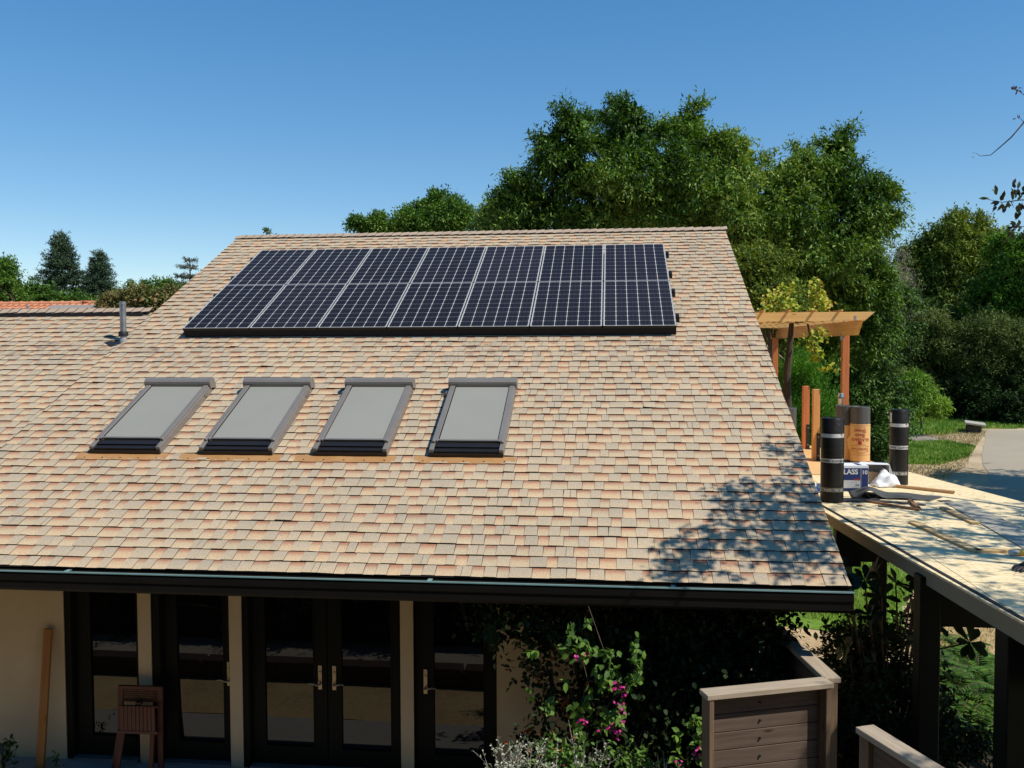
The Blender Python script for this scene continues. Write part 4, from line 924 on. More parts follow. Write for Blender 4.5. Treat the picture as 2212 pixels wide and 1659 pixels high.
for k in range(11):
    y = 17.75+k*.78; x0_ = 0.6; z0_, z1_ = bz1+.002, bz1+.175; tw = .045
    vs = [(x0_, y, z0_), (xe0, y, z0_), (xe, y, z1_), (x0_, y, z1_)]; vs += [(a, b+tw, c) for a, b, c in vs]
    MB().add(vs, [(0, 1, 2, 3), (7, 6, 5, 4), (0, 4, 5, 1), (1, 5, 6, 2), (2, 6, 7, 3), (3, 7, 4, 0)]).build('rafter', M_rwX, perg)
    mb = MB(); mb.box((xa-.01-.012*k, y-.004, bz1-.06), (xa+.035-.012*k, y-.001, bz1+.10)); mb.build('metal_tie', M_galv, perg)
mb = MB()
for k in range(8): x = 1.0+k*.48; mb.box((x, 17.5, bz1+.178), (x+.035, 26, bz1+.213))
mb.build('purlin', M_rwY, perg)
x = aty(1825, 730, 18.53).x; MB().box((x-.09, 18.50, 4.60), (x-.035, 18.528, 4.74)).build('metal_tie', M_galv, perg)

# ================================================================== GATE AND FENCES in front, right of the doors
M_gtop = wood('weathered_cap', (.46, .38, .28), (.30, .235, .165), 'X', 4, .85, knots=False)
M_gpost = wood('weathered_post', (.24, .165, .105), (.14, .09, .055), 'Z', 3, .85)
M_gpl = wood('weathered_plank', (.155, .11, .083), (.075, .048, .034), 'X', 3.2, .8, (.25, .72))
A, B = Vector((.745, 6.96, 0)), Vector((1.74, 7.31, 0)); L = (B-A).length; ang = math.atan2(B.y-A.y, B.x-A.x)
gate = empty('gate_panel', A, 'weathered grey-brown plank screen with a pale cap board, in front of the dark entry', 'fence', None, ang)
zt = 1.80
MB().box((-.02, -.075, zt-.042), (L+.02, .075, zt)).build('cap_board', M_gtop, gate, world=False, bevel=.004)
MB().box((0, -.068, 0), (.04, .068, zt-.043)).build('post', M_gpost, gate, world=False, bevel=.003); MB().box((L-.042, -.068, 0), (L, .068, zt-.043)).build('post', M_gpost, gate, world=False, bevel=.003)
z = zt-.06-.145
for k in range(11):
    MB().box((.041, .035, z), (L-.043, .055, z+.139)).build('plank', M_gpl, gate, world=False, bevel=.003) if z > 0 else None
    if z > 0:
        mb = MB(); bolt(mb, (L*.46, .035, z+.065), .009); mb.build('screw', M_brk, gate, world=False)
    z -= .145
def rail_fence(name, A, B, zt, label, w_=.14, h=.045, planks=True):
    A, B = Vector((*A, 0)), Vector((*B, 0)); L = (B-A).length; e = empty(name, A, label, 'fence', None, math.atan2(B.y-A.y, B.x-A.x))
    MB().box((0, -w_/2, zt-h), (L, w_/2, zt)).build('cap_board', M_gtop, e, world=False, bevel=.004)
    for x in (0.002, L-.102): MB().box((x, -.045, 0), (x+.10, .045, zt-h-.001)).build('post', M_gpost, e, world=False, bevel=.003)
    if planks: MB().box((.103, -.012, .1), (L-.103, .012, zt-h-.02)).build('planks', M_gpl, e, world=False)
rail_fence('side_fence', (1.80, 7.36), (1.585, 8.70), 1.80, 'dark plank fence with a sunlit cap running from the screen back to the house')
rail_fence('low_fence', (2.32, 5.2), (1.80, 6.45), 1.8, 'bare cap rail running to the bottom of the picture right of the screen', .15)

# ================================================================== STOOL, LUMBER, LAMP by the wall
M_chair = plain('red_stained_wood', (.12, .030, .014), (.08, .019, .009), 5, .5, bumps=.1, stretch=(1, 1, .3))
ch = empty('folding_chair', (-4.96, 8.79, 0), 'reddish-brown slatted wooden folding chair, folded upright in front of the first narrow pillar', 'chair', None, R_(2))
sw = .20
def CH(nm, lo, hi, bev=.003): return MB().box(lo, hi).build(nm, M_chair, ch, world=False, bevel=bev)
for s_ in (-1, 1):
    MB().bar((s_*(sw+.035)-.02, -.02, 0), (s_*sw, .03, .54), .05, .03, (0, 1, 0)).bar((s_*sw, .03, .54), (s_*(sw-.002), .06, 1.09), .05, .03, (0, 1, 0)).build('back_post', M_chair, ch, world=False)
    MB().bar((s_*(sw-.03)-.02, -.12, 0), (s_*(sw-.055), -.03, .56), .042, .026, (0, 1, 0)).build('leg', M_chair, ch, world=False)
CH('top_rail', (-sw-.01, .035, 1.045), (sw+.01, .075, 1.09))
for z in (.925, .952, .979, 1.006, 1.031): CH('back_slat', (-sw+.026, .045, z-.009), (sw-.026, .062, z+.009), .002)
CH('back_rail', (-sw+.026, .04, .885), (sw-.026, .066, .91))
mb = MB()
for k in range(9): x = -sw+.045+k*(2*sw-.09)/8; mb.box((x-.017, -.045, .545), (x+.017, -.028, .865))
mb.build('seat', M_chair, ch, world=False, bevel=.002)
CH('seat_frame', (-sw+.0, -.026, .835), (sw-.0, -.004, .862)); CH('seat_frame', (-sw-.0, -.05, .505), (sw+.0, -.02, .544))
CH('hinge_block', (-.03, -.02, .866), (.03, .03, .90))
ch.scale = (1.1, .85, .83)
M_lum = wood('orange_lumber', (.46, .20, .055), (.36, .14, .035), 'Z', 2.2, .6)
a, b = Vector((-6.05, 8.72, 0)), Vector((-6.047, 8.915, 1.46)); L = (b-a).length
o = MB().box((-.045, -.018, 0), (.045, .018, L)).build('lumber_post', M_lum, None, bevel=.003); o.location = a; o.rotation_euler = (-(math.atan2(.195, 1.46)), math.atan2(.003, 1.46), 0)
tag(o, 'orange timber stud leaning against the cream stucco wall at far left', 'lumber')
lp = empty('path_lamp', (-6.42, 8.45, 0), 'small grey metal hooded lamp at the foot of the stucco wall, bottom left corner', 'lamp', None, .2)
M_lamp = plain('dull_zinc', (.16, .16, .18), (.11, .11, .13), 6, .5, .5, bumps=.05)
mb = MB(); mb.add([(-.12, -.1, .27), (.12, -.1, .27), (.12, .1, .27), (-.12, .1, .27), (-.07, -.05, .40), (.07, -.05, .40), (.07, .05, .40), (-.07, .05, .40)], [(0, 3, 2, 1), (4, 5, 6, 7), (0, 1, 5, 4), (1, 2, 6, 5), (2, 3, 7, 6), (3, 0, 4, 7)])
mb.build('hood', M_lamp, lp, world=False, bevel=.004)
mb = MB()
for x in (-.08, .08):
    for y in (-.06, .06): mb.box((x-.008, y-.008, 0), (x+.008, y+.008, .27))
mb.build('leg', M_lamp, lp, world=False); MB().tube([(0, 0, 0), (0, 0, .26)], .03, 12).build('bulb_tube', M_band, lp, world=False)

# ================================================================== YARD behind the viewer (mirrored in the door glass)
M_tie = wood('railway_tie', (.085, .05, .04), (.04, .025, .02), 'X', 3)
for k in range(5):
    for z, off in ((0, 0), (.13, .9)):
        o = MB().box((0, 0, 0), (1.76, .25, .125)).build('garden_timber', M_tie, None, bevel=.01); o.location = (-8.2+k*1.8+off, 6.42+random.uniform(-.02, .02), z+.001)
        tag(o, 'dark squared garden timber laid in a low wall facing the glass doors', 'timber', 'timbers of the low garden wall')
nb = empty('sky_block_house', (-4, -3, 0), 'dark tall house added behind the viewpoint to block sky light, mirrored in the door glass', 'house')  # unseen house, added to cut the sky light on the front wall
M_sid = plain('sky_block_siding', (.035, .03, .026), None, 4, .8, bumps=.2, stretch=(1, 1, 6))
MB().box((-17, -9, 0), (4.6, -1.0, 8.6)).build('wall', M_sid, nb)
mb = MB(); mb.add([(-17.5, -9.5, 8.55), (5.1, -9.5, 8.55), (5.1, -.5, 8.55), (-17.5, -.5, 8.55), (-17.5, -5, 10.6), (5.1, -5, 10.6)], [(0, 3, 2, 1), (3, 4, 5, 2), (0, 1, 5, 4), (0, 4, 3), (1, 2, 5)]); mb.build('roof', M_roofslab, nb)  # roof of the added sky-blocking house
for x in (-13, -9, -5, 1.8): MB().box((x-.6, -.99, 5.2), (x+.6, -.94, 6.7)).build('window', M_glass, nb)
MB().box((-9, -1.0, 2.3), (3.4, 1.3, 2.45)).build('balcony', M_sid, nb)
# ================================================================== TREES
G_big = leafmat('big_tree_leaf', [(.018, .052, .010), (.042, .105, .015), (.085, .18, .023), (.155, .265, .036), (.28, .36, .075)], .34, .42, .5, .22)
G_orn = leafmat('ornamental_leaf', [(.07, .16, .02), (.14, .27, .03), (.24, .38, .05)], .4, .5, .4, .2)
G_bright = leafmat('bright_leaf', [(.035, .085, .012), (.08, .17, .025), (.16, .28, .05)], .4, .5, .4, .2)
G_dark = leafmat('glossy_leaf', [(.010, .032, .006), (.028, .075, .012), (.06, .135, .022), (.13, .22, .05)], .25, .4, .4, .5)
G_olive = leafmat('olive_leaf', [(.026, .055, .010), (.07, .125, .018), (.14, .21, .030), (.25, .30, .05)], .3, .5, .4, .15)
G_grey = leafmat('grey_green_leaf', [(.018, .038, .008), (.05, .085, .018), (.10, .15, .035), (.18, .22, .065)], .3, .55, .25, .3)
G_wdk = leafmat('undergrowth_leaf', [(.008, .02, .006), (.018, .04, .010), (.035, .07, .015)], .2, .6, .2, .2)
G_wood = leafmat('woodland_leaf', [(.014, .036, .008), (.035, .08, .013), (.075, .145, .022), (.14, .21, .035)], .25, .5, .35, .1)
G_con = leafmat('conifer_needle', [(.03, .06, .035), (.06, .105, .055), (.10, .15, .08)], .12, .6, .25, .15)
G_ced = leafmat('cedar_needle', [(.06, .075, .06), (.10, .115, .09), (.14, .15, .12)], .12, .6, .25, .3)
G_vine = leafmat('grape_leaf', [(.10, .17, .02), (.24, .31, .03), (.42, .45, .05), (.48, .36, .08)], .4, .5, .35, .9)
G_jun = leafmat('cypress_spray', [(.04, .13, .015), (.08, .22, .022), (.13, .30, .035)], .25, .6, .25, .5)
G_mott = leafmat('mottled_leaf', [(.035, .065, .016), (.08, .125, .03), (.15, .18, .05), (.28, .19, .08)], .25, .55, .35, .6)
Y = 28.
big = [blob(1243, 262, 27, .62, .8, .72), blob(1222, 330, 27, .85, 1.0, .75), blob(1190, 300, 27, .4, .5, .35), blob(1250, 375, 27, 1.1, 1.2, .8), blob(1120, 408, 27, .62, .8, .5), blob(1095, 440, 27.5, .45, .8, .55), blob(1165, 430, 27.5, .9, 1.1, .65), blob(1130, 485, 27.5, .85, 1.1, .55),
       blob(1355, 240, 28, .72, .9, .62), blob(1375, 300, 28, 1.0, 1.2, .8), blob(1335, 370, 27.5, 1.0, 1.3, 1.0), blob(1490, 258, 29, .62, .8, .6), blob(1478, 320, 28.5, 1.1, 1.2, .75), blob(1545, 300, 28, .5, .7, .5), blob(1590, 330, 28, .78, 1.0, .7), blob(1460, 400, 27.5, 1.5, 1.6, 1.1), blob(1570, 410, 27, 1.3, 1.5, 1.0),
       blob(1700, 372, 28, .72, 1.0, .72), blob(1735, 330, 28, .38, .5, .4), blob(1812, 312, 28.5, .52, .7, .68), blob(1790, 385, 28.5, 1.05, 1.2, .9), blob(1860, 420, 28, .9, 1.1, .9), blob(1915, 400, 28.5, .5, .6, .4), blob(1905, 455, 28.5, .55, .6, .4), blob(1680, 450, 28, 1.3, 1.5, 1.1),
       blob(1740, 520, 28, 1.5, 1.6, 1.1), blob(1845, 520, 29, .95, 1.3, 1.1), blob(1650, 560, 29, 1.5, 1.6, 1.4), blob(1260, 460, 28, 1.4, 1.5, .85), blob(1380, 460, 28.5, 1.5, 1.6, .9), blob(1510, 480, 28.5, 1.5, 1.6, .9), blob(1770, 610, 30, 1.2, 1.4, 1.3), blob(1730, 680, 30, 1.3, 1.3, 1.1), blob(1840, 650, 30.5, 1.2, 1.3, 1.2), blob(1660, 640, 29.5, 1.1, 1.2, 1.0), blob(1800, 740, 30.5, 1.2, 1.2, 1.0), blob(1868, 590, 30, .85, 1.1, 1.0), blob(1885, 680, 31, .8, 1.0, 1.0)]
big = [(a, b_, c-.22, d, e_, f*.95) for a, b_, c, d, e_, f in big]
tree('broadleaf_tree', 'huge dense broadleaf tree rising behind the right half of the roof', (10.2, 35.5, 0), big, G_big, bark, 21, 14500, .46, 15, .15, .05,
     r0=.26, clump=.135, up=.75, lo=.45, droop=.3, fill=.10, per=24, nb=26, fork=.25)
# bright round trees behind the ridge
tree('round_tree', 'bright green tree with two rounded tops showing over the middle of the ridge', (-3.2, 46, 0), [blob(895, 472, 45, .62, .9, .5), blob(945, 450, 46, .85, 1.0, .6), blob(985, 470, 45, .62, .9, .6), blob(935, 492, 45.5, 1.5, 1.4, .7)], G_bright, bark, 31, 2600, .5, 12, .17, .08, .2, lo=.5, clump=.2)
tree('round_tree', 'small bright green tree top over the ridge, left of the two-topped one', (-7.6, 46, 0), [blob(785, 492, 45, .45, .6, .35), blob(812, 482, 45.5, .42, .6, .35), blob(845, 492, 45.5, .5, .6, .3)], G_bright, bark, 32, 900, .45, 12, .17, .08, .15, lo=.5)
tree('round_tree', 'bright green tree half hidden behind the left side of the huge tree', (.5, 46, 0), [blob(1050, 480, 44, .55, .8, .5), blob(1090, 478, 44, .8, 1, .7)], G_bright, bark, 33, 1200, .45, 12, .17, .08, .18, lo=.5)
tree('sapling_tip', 'tiny leafy shoot sticking up behind the left end of the high ridge', (*aty(577, 500, 19.5).xy, 0), [blob(577, 504, 19.5, .05, .05, .05), blob(597, 510, 19.5, .03, .03, .02)], G_grey, bark, 34, 22, .09, 8, .06, .03, .02, lo=.2, fill=0, nb=2, cat='sapling')
# understorey at the right of the big tree
tree('shrub', 'light green leafy shrub right beside the upper rake of the roof', (5.0, 25, 0), [blob(1640, 590, 25, .75, .8, .8), blob(1650, 660, 25, .7, .8, .7), blob(1620, 560, 25.5, .5, .6, .5), blob(1690, 640, 26, .6, .7, .7)], G_olive, bark, 41, 1700, .35, 12, .11, .045, .1, lo=.4, cat='shrub', up=.7)
tree('glossy_tree', 'tall glossy dark-leaved tree behind the pergola post', (9.7, 33.5, 0), [blob(1840, 620, 32, 1.4, 1.4, 1.3), blob(1870, 700, 32.5, 1.5, 1.4, 1.5), blob(1800, 660, 31.5, 1.2, 1.3, 1.4)], G_dark, bark, 42, 3600, .4, 13, .13, .055, .2, lo=.45, clump=.135, up=.65, droop=.35)
tree('glossy_shrub', 'glossy dark-leaved shrub reaching the ground left of the lone membrane roll', (8.9, 33, 0), [blob(1830, 800, 32, 1.5, 1.3, 1.5), blob(1880, 860, 32, 1.2, 1.2, 1.4), blob(1800, 870, 31, 1.2, 1.2, 1.6), blob(1890, 950, 32.5, .85, .9, 1.0), blob(1850, 930, 31, 1.2, 1.1, 1.3)], G_dark, bark, 43, 4200, .4, 13, .13, .06, .15, lo=.45, clump=.135, up=.65, cat='shrub')
tree('cypress_shrub', 'feathery bright green conifer shrub behind the two short posts', (5.6, 27.2, 0), [blob(1735, 830, 26.5, .55, .6, 1.0), blob(1745, 900, 26.5, .8, .8, 1.0), blob(1700, 900, 26.5, .5, .6, 1.2), blob(1790, 940, 26.5, .5, .6, .7), blob(1740, 960, 26.5, .9, .8, .8)], G_jun, bark, 44, 3000, .4, 13, .10, .02, .1, lo=.35, up=1.5, droop=-.1, spread=.3, cat='shrub', fill=.3)
# pergola vine
vn = empty('grape_vine', (4.2, 20, 4.9), 'yellow-green grape vine spilling over the pergola rafters', 'vine')
rng = np.random.default_rng(5); O = []; 
for px, py, y, n_, sx_, sz_ in ((1662, 640, 18.9, 10, .10, .08), (1690, 630, 18.9, 13, .10, .09), (1710, 616, 18.9, 9, .035, .06), (1650, 662, 18.9, 10, .08, .04), (1700, 666, 18.7, 26, .22, .02), (1688, 655, 18.7, 14, .12, .05), (1768, 640, 18.8, 26, .06, .13), (1776, 655, 18.7, 26, .08, .09), (1762, 618, 18.7, 10, .03, .06), (1738, 670, 18.7, 10, .12, .012), (1748, 735, 18.5, 14, .07, .03), (1765, 718, 18.5, 12, .12, .02), (1756, 752, 18.5, 8, .03, .06), (1768, 772, 18.5, 8, .04, .04), (1788, 790, 18.4, 5, .03, .03)):
    c = aty(px, py, y); O.append(np.array(c)+rng.normal(0, 1, (n_, 3))*np.array([sx_, .25, sz_]))
O = np.concatenate(O); P, d, nn = twigleaves(rng, O, rng.normal(0, 1, O.shape), .09, 5, .9, .5); nn = nn*np.array([1, 1, .7])+np.array([.2, -.5, .2])
leaves('foliage', P, d, nn, .078*(.7+.6*rng.random(len(P))), .07, G_vine, vn, 'oval')
mb = MB(); a = aty(1700, 900, 19.6); mb.tube([(a.x, 19.6, 0), (a.x+.03, 19.6, 2.6), (a.x-.03, 19.5, 3.9), (a.x+.04, 19.4, 5.0)], [.11, .09, .08, .05], 9)
mb.tube([(a.x+.1, 19.3, 5.0), tuple(aty(1760, 690, 18.9)), tuple(aty(1772, 625, 18.8))], [.05, .03, .01], 6); mb.tube([(a.x+.1, 19.3, 5.0), tuple(aty(1690, 650, 19))], [.04, .015], 6); mb.tube([tuple(aty(1745, 700, 18.7)), tuple(aty(1752, 740, 18.5)), tuple(aty(1764, 770, 18.5)), tuple(aty(1786, 795, 18.4))], [.02, .015, .012, .006], 5)
mb.build('stem', plain('vine_bark', (.07, .045, .03), (.03, .02, .014), 6, .9, bumps=.6, bscale=20, bdist=.02), vn, smooth=True)
# right-hand woodland
tree('ornamental_tree', 'small drooping ornamental tree with a thin trunk standing in the wood chips', (*atz(1992, 931, 0).xy, 0), [blob(1988, 822, 46, .62, .7, .55), blob(1975, 852, 46, .9, .8, .45), blob(2003, 866, 46, .75, .7, .35), blob(1962, 870, 46, .6, .6, .3)], G_orn, bark, 51, 1300, .38, 12, .16, .045, .06, lo=.35, droop=.7, up=-.1, fork=.45, nb=20)
tree('tall_tree', 'tall yellow-green tree, highest on the right side of the picture', (33, 76, 0), [blob(2080, 515, 75, 2.3, 2.2, 1.7), blob(2010, 580, 75, 2.8, 2.5, 2.3), blob(2100, 590, 74, 2.6, 2.4, 2.4), blob(2060, 660, 74, 3.6, 3, 2.8), blob(2130, 680, 75, 2.6, 2.4, 2.6), blob(1990, 660, 75, 2.4, 2.4, 2.4)], G_olive, bark, 52, 8500, .9, 13, .28, .12, .4, lo=.45, clump=.135, up=.65)
tree('tall_tree', 'dark woodland tree filling the space below the tall yellow-green one', (30, 70, 0), [blob(1960, 720, 68, 2.4, 2.2, 2.2), blob(2040, 760, 68, 3.2, 2.5, 2.6), blob(1940, 800, 67, 2.4, 2.2, 2.4), blob(2110, 760, 70, 3, 2.5, 2.6)], G_wood, bark, 53, 6500, .9, 13, .28, .12, .35, lo=.45, clump=.135, up=.65)
tree('edge_tree', 'bright green tree cut by the right edge of the picture', (37, 66, 0), [blob(2190, 550, 65, 1.4, 1.5, 1.2), blob(2225, 600, 65, 2.0, 2, 2.0), blob(2170, 650, 66, 1.9, 1.8, 1.8), blob(2215, 710, 66, 2.2, 2, 2)], leafmat('edge_tree_leaf', [(.03, .08, .012), (.07, .16, .018), (.13, .26, .035)], .4, .5, .4, .2), bark, 54, 3800, .8, 13, .26, .12, .35, lo=.5, clump=.135, up=.65)
tree('willow', 'grey-green feathery shrub tree at right above the end of the path', (26, 58, 0), [blob(2130, 740, 57, 1.8, 1.8, 1.5), blob(2190, 770, 57, 2.0, 1.8, 1.8), blob(2110, 810, 57, 1.7, 1.6, 1.5), blob(2180, 840, 57, 2, 1.8, 1.5)], G_grey, bark, 55, 3800, .8, 13, .22, .05, .25, lo=.4, clump=.135, up=.65, droop=.4)
tree('willow', 'grey-green bushy tree behind the small ornamental tree', (22.5, 60, 0), [blob(1985, 730, 58, 1.9, 1.6, 1.5), blob(1960, 800, 58, 1.8, 1.6, 1.5), blob(2030, 790, 59, 1.6, 1.6, 1.5), blob(1930, 860, 56, 1.6, 1.5, 1.4)], G_grey, bark, 56, 3400, .8, 13, .22, .07, .25, lo=.4, clump=.135, up=.65)
tree('bare_tree', 'thin greyish half-dead tree between the huge tree and the tall yellow-green one', (19.5, 58, 0), [blob(1920, 555, 57, .8, .9, 1.1), blob(1925, 620, 57, 1.0, 1, 1.3), blob(1935, 690, 57, 1.1, 1, 1)], leafmat('dry_leaf', [(.16, .15, .12), (.24, .22, .18), (.20, .2, .12)], .2, .7, .2), barkgrey, 57, 620, .9, 9, .16, .04, .16, lo=.3, droop=.9, up=0, fill=0, nb=60)
tree('thicket', 'dark undergrowth hiding the far end of the path on the right', (30, 64, 0), [blob(2200, 880, 55, 2.4, 2, 1.5), blob(2130, 880, 56, 2.2, 2, 1.5), blob(2060, 870, 62, 2.4, 2, 1.8), blob(2240, 830, 57, 2.4, 2, 2.4), blob(2170, 895, 54, 1.6, 1.4, 1.0), blob(1990, 870, 66, 2.4, 2, 1.8), blob(1930, 900, 60, 1.8, 1.6, 1.2)], G_wdk, None, 58, 4200, .7, 12, .26, .12, cat='shrub', lo=.4, fill=.3)
# far woods
wd_b = [(x, 98+6*math.sin(x), 4.0, 5.5, 4, 5.5) for x in range(16, 96, 7)]
rng = np.random.default_rng(9); O, D_, _ = crown_twigs(rng, wd_b, 4600, .2, .4, .4)
P, d, nn = twigleaves(rng, O, D_, 1.3, 12, .55, .25, .1); tag(leaves('far_wood', P, d, nn, .55, .25, G_wood), 'far dark wood closing the view behind the trees on the right', 'wood', None, 'stuff')
wd_b = [(x, 112+5*math.sin(x*.7), 3.2+.8*math.sin(x*.31), 6, 4, 3.6+.6*math.sin(x)) for x in range(-90, 16, 8)]
O, D_, _ = crown_twigs(rng, wd_b, 3600, .2, .4, .4)
P, d, nn = twigleaves(rng, O, D_, 1.2, 12, .55, .25, .1); tag(leaves('far_wood', P, d, nn, .55, .28, G_wood), 'distant line of dark tree tops behind the houses on the left', 'wood', None, 'stuff')

# left side
def conifer(name, label, px, ptop, y, halfw_px, m, seed, dens=1., zlow=1.5, cat='tree', group=None, up=.05, gap=0, pw=.92):
    rng = np.random.default_rng(seed); t_ = aty(px, ptop, y); H = t_.z; base = Vector((t_.x, y, 0)); sc = y/FPX; Rb = halfw_px*sc
    e = empty(name, base, label, cat, group); mb = MB(); mb.tube([base-Vector((0, 0, .2)), base+Vector((0, 0, H*.5)), base+Vector((0, 0, H))], [.3, .18, .03], 8)
    O = []; D = []; z = zlow
    while z < H-.15:
        f = (H-z)/(H-zlow); L = Rb*(f**pw); nbr = max(4, int((5+9*f)*dens)); a0 = rng.random()*6
        for k in range(nbr):
            a = a0+2*PI*k/nbr+rng.normal(0, .2); l = L*(.55+.65*rng.random())+.08; dr = np.array([math.cos(a), math.sin(a), up+.25*(1-f)]);
            n_ = max(3, int(l*9*dens)); tt = .15+.85*rng.random(n_); o = np.array([base.x, base.y, z])+dr*l*tt[:, None]
            o[:, 2] += -.15*l*tt**2+.10*l*tt**3; o += rng.normal(0, .13, o.shape)*np.array([1, 1, .5])
            O.append(o); D.append(np.tile(dr, (n_, 1))+rng.normal(0, .35, (n_, 3)))
            mb.tube([base+Vector((0, 0, z)), tuple(np.array([base.x, base.y, z-.05*l])+dr*l*.9)], [.035, .01], 4)
        z += (.30+.22*rng.random())*(1+gap)*max(.5, L/2.2+.4)*.8
    O = np.concatenate(O); D = np.concatenate(D); P, d, nn = twigleaves(rng, O, D, .30, 11, .45, .0, .04)
    leaves('crown', P, d, nn, .20*(.7+.6*rng.random(len(P))), .06, m, e); mb.build('trunk', bark, e, smooth=True); return e
conifer('conifer', 'tallest dark blue-green conifer on the left skyline', 131, 503, 66, 138, G_con, 61, 1.6, 2.)
conifer('conifer', 'slimmer dark conifer right beside the tallest one on the left', 214, 542, 68, 106, G_con, 62, 1.5, 2.)
conifer('cedar', 'sparse grey layered cedar just left of the sloping roof edge', 410, 556, 74, 82, G_ced, 63, 1.3, 3.0, pw=.6, gap=1.3, up=.0)
tree('left_edge_tree', 'rounded green tree cut by the left edge of the picture', (-23.5, 44, 0), [blob(-12, 605, 43, 1.0, 1.2, .9), blob(-15, 640, 43, 1.2, 1.2, .9)], G_bright, bark, 64, 1300, .45, 12, .16, .07, .15, lo=.5)
for i, (px, py, y, rx, rz, lab, g) in enumerate(((55, 640, 46, .95, .5, 'low green bush over the tiled roof, next to the left edge tree', G_bright), (30, 645, 48, 1.0, .6, 'green bush at far left behind the tiled roof ridge', G_bright), (112, 648, 46, 1.3, .62, 'dense green bush below the tallest conifer', G_bright), (178, 655, 47, 1.0, .35, 'low green bush behind the terracotta chimney stub', G_bright),
                                   (300, 632, 52, .95, .6, 'leafy green tree top between the slim conifer and the cedar, left one', G_bright), (352, 632, 52, 1.1, .7, 'leafy green tree top below the grey cedar', G_bright), (262, 650, 24.5, .45, .22, 'left part of the mottled olive shrubs behind the low ridge', G_mott), (310, 645, 24.5, .52, .3, 'middle mottled reddish-olive shrub behind the vent pipe', G_mott), (358, 648, 24.8, .48, .28, 'right mottled olive shrub touching the sloping roof edge', G_mott), (395, 640, 50, .9, .6, 'dark green bush at the foot of the cedar', G_wood))):
    c = aty(px, py, y); far = y > 30
    tree('bush', lab, (c.x, c.y, 0), [(c.x, c.y, c.z, rx, rx, rz), (c.x-rx*.3, c.y, c.z-rz*1.2, rx*1.15, rx, rz*1.3), (c.x+rx*.2, c.y+.2, max(.8, c.z-rz*3), rx*1.1, rx, rz*1.6)], g, bark, 70+i, 900 if far else 700, .4 if far else .22, 12, .15 if far else .075, .07 if far else .035, .08, lo=.45, cat='bush')
# neighbour's tiled roof
M_tile = plain('terracotta_tile', (.62, .27, .14), (.48, .19, .09), 5, .8, bumps=.1)
def neighbour():
    yr = 27.; a, b = aty(-60, 657, yr), aty(217, 657, yr); zr = b.z; e = empty('tiled_house', ((a.x+b.x)/2, yr, 0), 'neighbouring house with a low orange tiled roof behind the low ridge at left', 'house')
    mb = MB(); x0, x1 = a.x-6, b.x+.35; sl = .32; dn = 4.2; pit = .215; rows = 14
    nx_ = int((x1-x0)/pit)
    for sgn in (1, -1):
        V = []; 
        for r in range(rows):
            for side in (0, 1):
                dd_ = dn*(r+side)/rows; zz = zr-dd_*sl+(.045 if side else 0.0)
                for i in range(nx_*6+1):
                    x = x0+i*pit/6; V.append((x, yr-sgn*dd_, zz+.035*abs(math.sin(PI*(x-x0)/pit))))
        w_ = nx_*6+1; F = []
        for q in range(rows*2-1):
            for i in range(w_-1): k = q*w_+i; F.append((k, k+1, k+w_+1, k+w_) if sgn > 0 else (k, k+w_, k+w_+1, k+1))
        me = bpy.data.meshes.new('roof_tiles'); me.from_pydata(V, [], F); link('roof_tiles', me, M_tile, e)
    mb.tube([(x0, yr, zr+.02), (x1, yr, zr+.02)], .085, 10); k = x0
    while k < x1: mb.tube([(k, yr, zr+.02), (k+.06, yr, zr+.03)], .10, 10); k += .35
    mb.build('ridge_tiles', M_tile, e, smooth=True)
    MB().box((x0+.4, yr-3.7, 0), (x1-.4, yr+3.7, zr-1.2)).build('wall', M_stucco, e)
    c = aty(187, 654, yr); MB().lathe([(.10, -.1), (.10, .07), (.13, .075), (.13, .11), (.05, .12)], (c.x, yr, zr), 14).build('chimney', M_tile, e, smooth=True)
    # solar water collector on it
    s = empty('solar_collector', (*aty(150, 668, yr-1).xy, zr), 'pale flat solar water collector lying on the orange tiled roof', 'solar collector')
    P0, P1, P2, P3 = aty(82, 675, yr-1.7), aty(205, 674, yr-1.7), aty(245, 659.5, yr-.4), aty(112, 659.5, yr-.4)
    P2 = P1+(P3-P0)
    up = Vector((0, -.1, .06)); mb = MB()
    mb.add([P0, P1, P2, P3, P0-up, P1-up, P2-up, P3-up], [(0, 1, 2, 3), (0, 4, 5, 1), (1, 5, 6, 2), (2, 6, 7, 3), (3, 7, 4, 0)])
    mb.build('frame', M_alu, s); cc = (P0+P1+P2+P3)/4; q = [cc+(p-cc)*.94+Vector((0, -.01, .012)) for p in (P0, P1, P2, P3)]
    mb = MB(); mb.add(q, [(0, 1, 2, 3)]); mb.build('glazing', plain('dusty_collector', (.34, .28, .22), (.28, .23, .18), 2, .5, bumps=0), s)
    c = aty(60, 668, yr-1.6); mb = MB(); mb.tube([c+Vector((.5, 0, -.05)), c+Vector((.05, 0, -.02)), c, c+Vector((-.02, 0, .12))], .028, 8); mb.tube([c+Vector((-.02, 0, .12)), c+Vector((-.02, 0, .16))], .012, 6); mb.lathe([(.045, .03), (.045, .1)], c, 10)
    mb.build('pipe', M_galv, s, smooth=True)
neighbour()

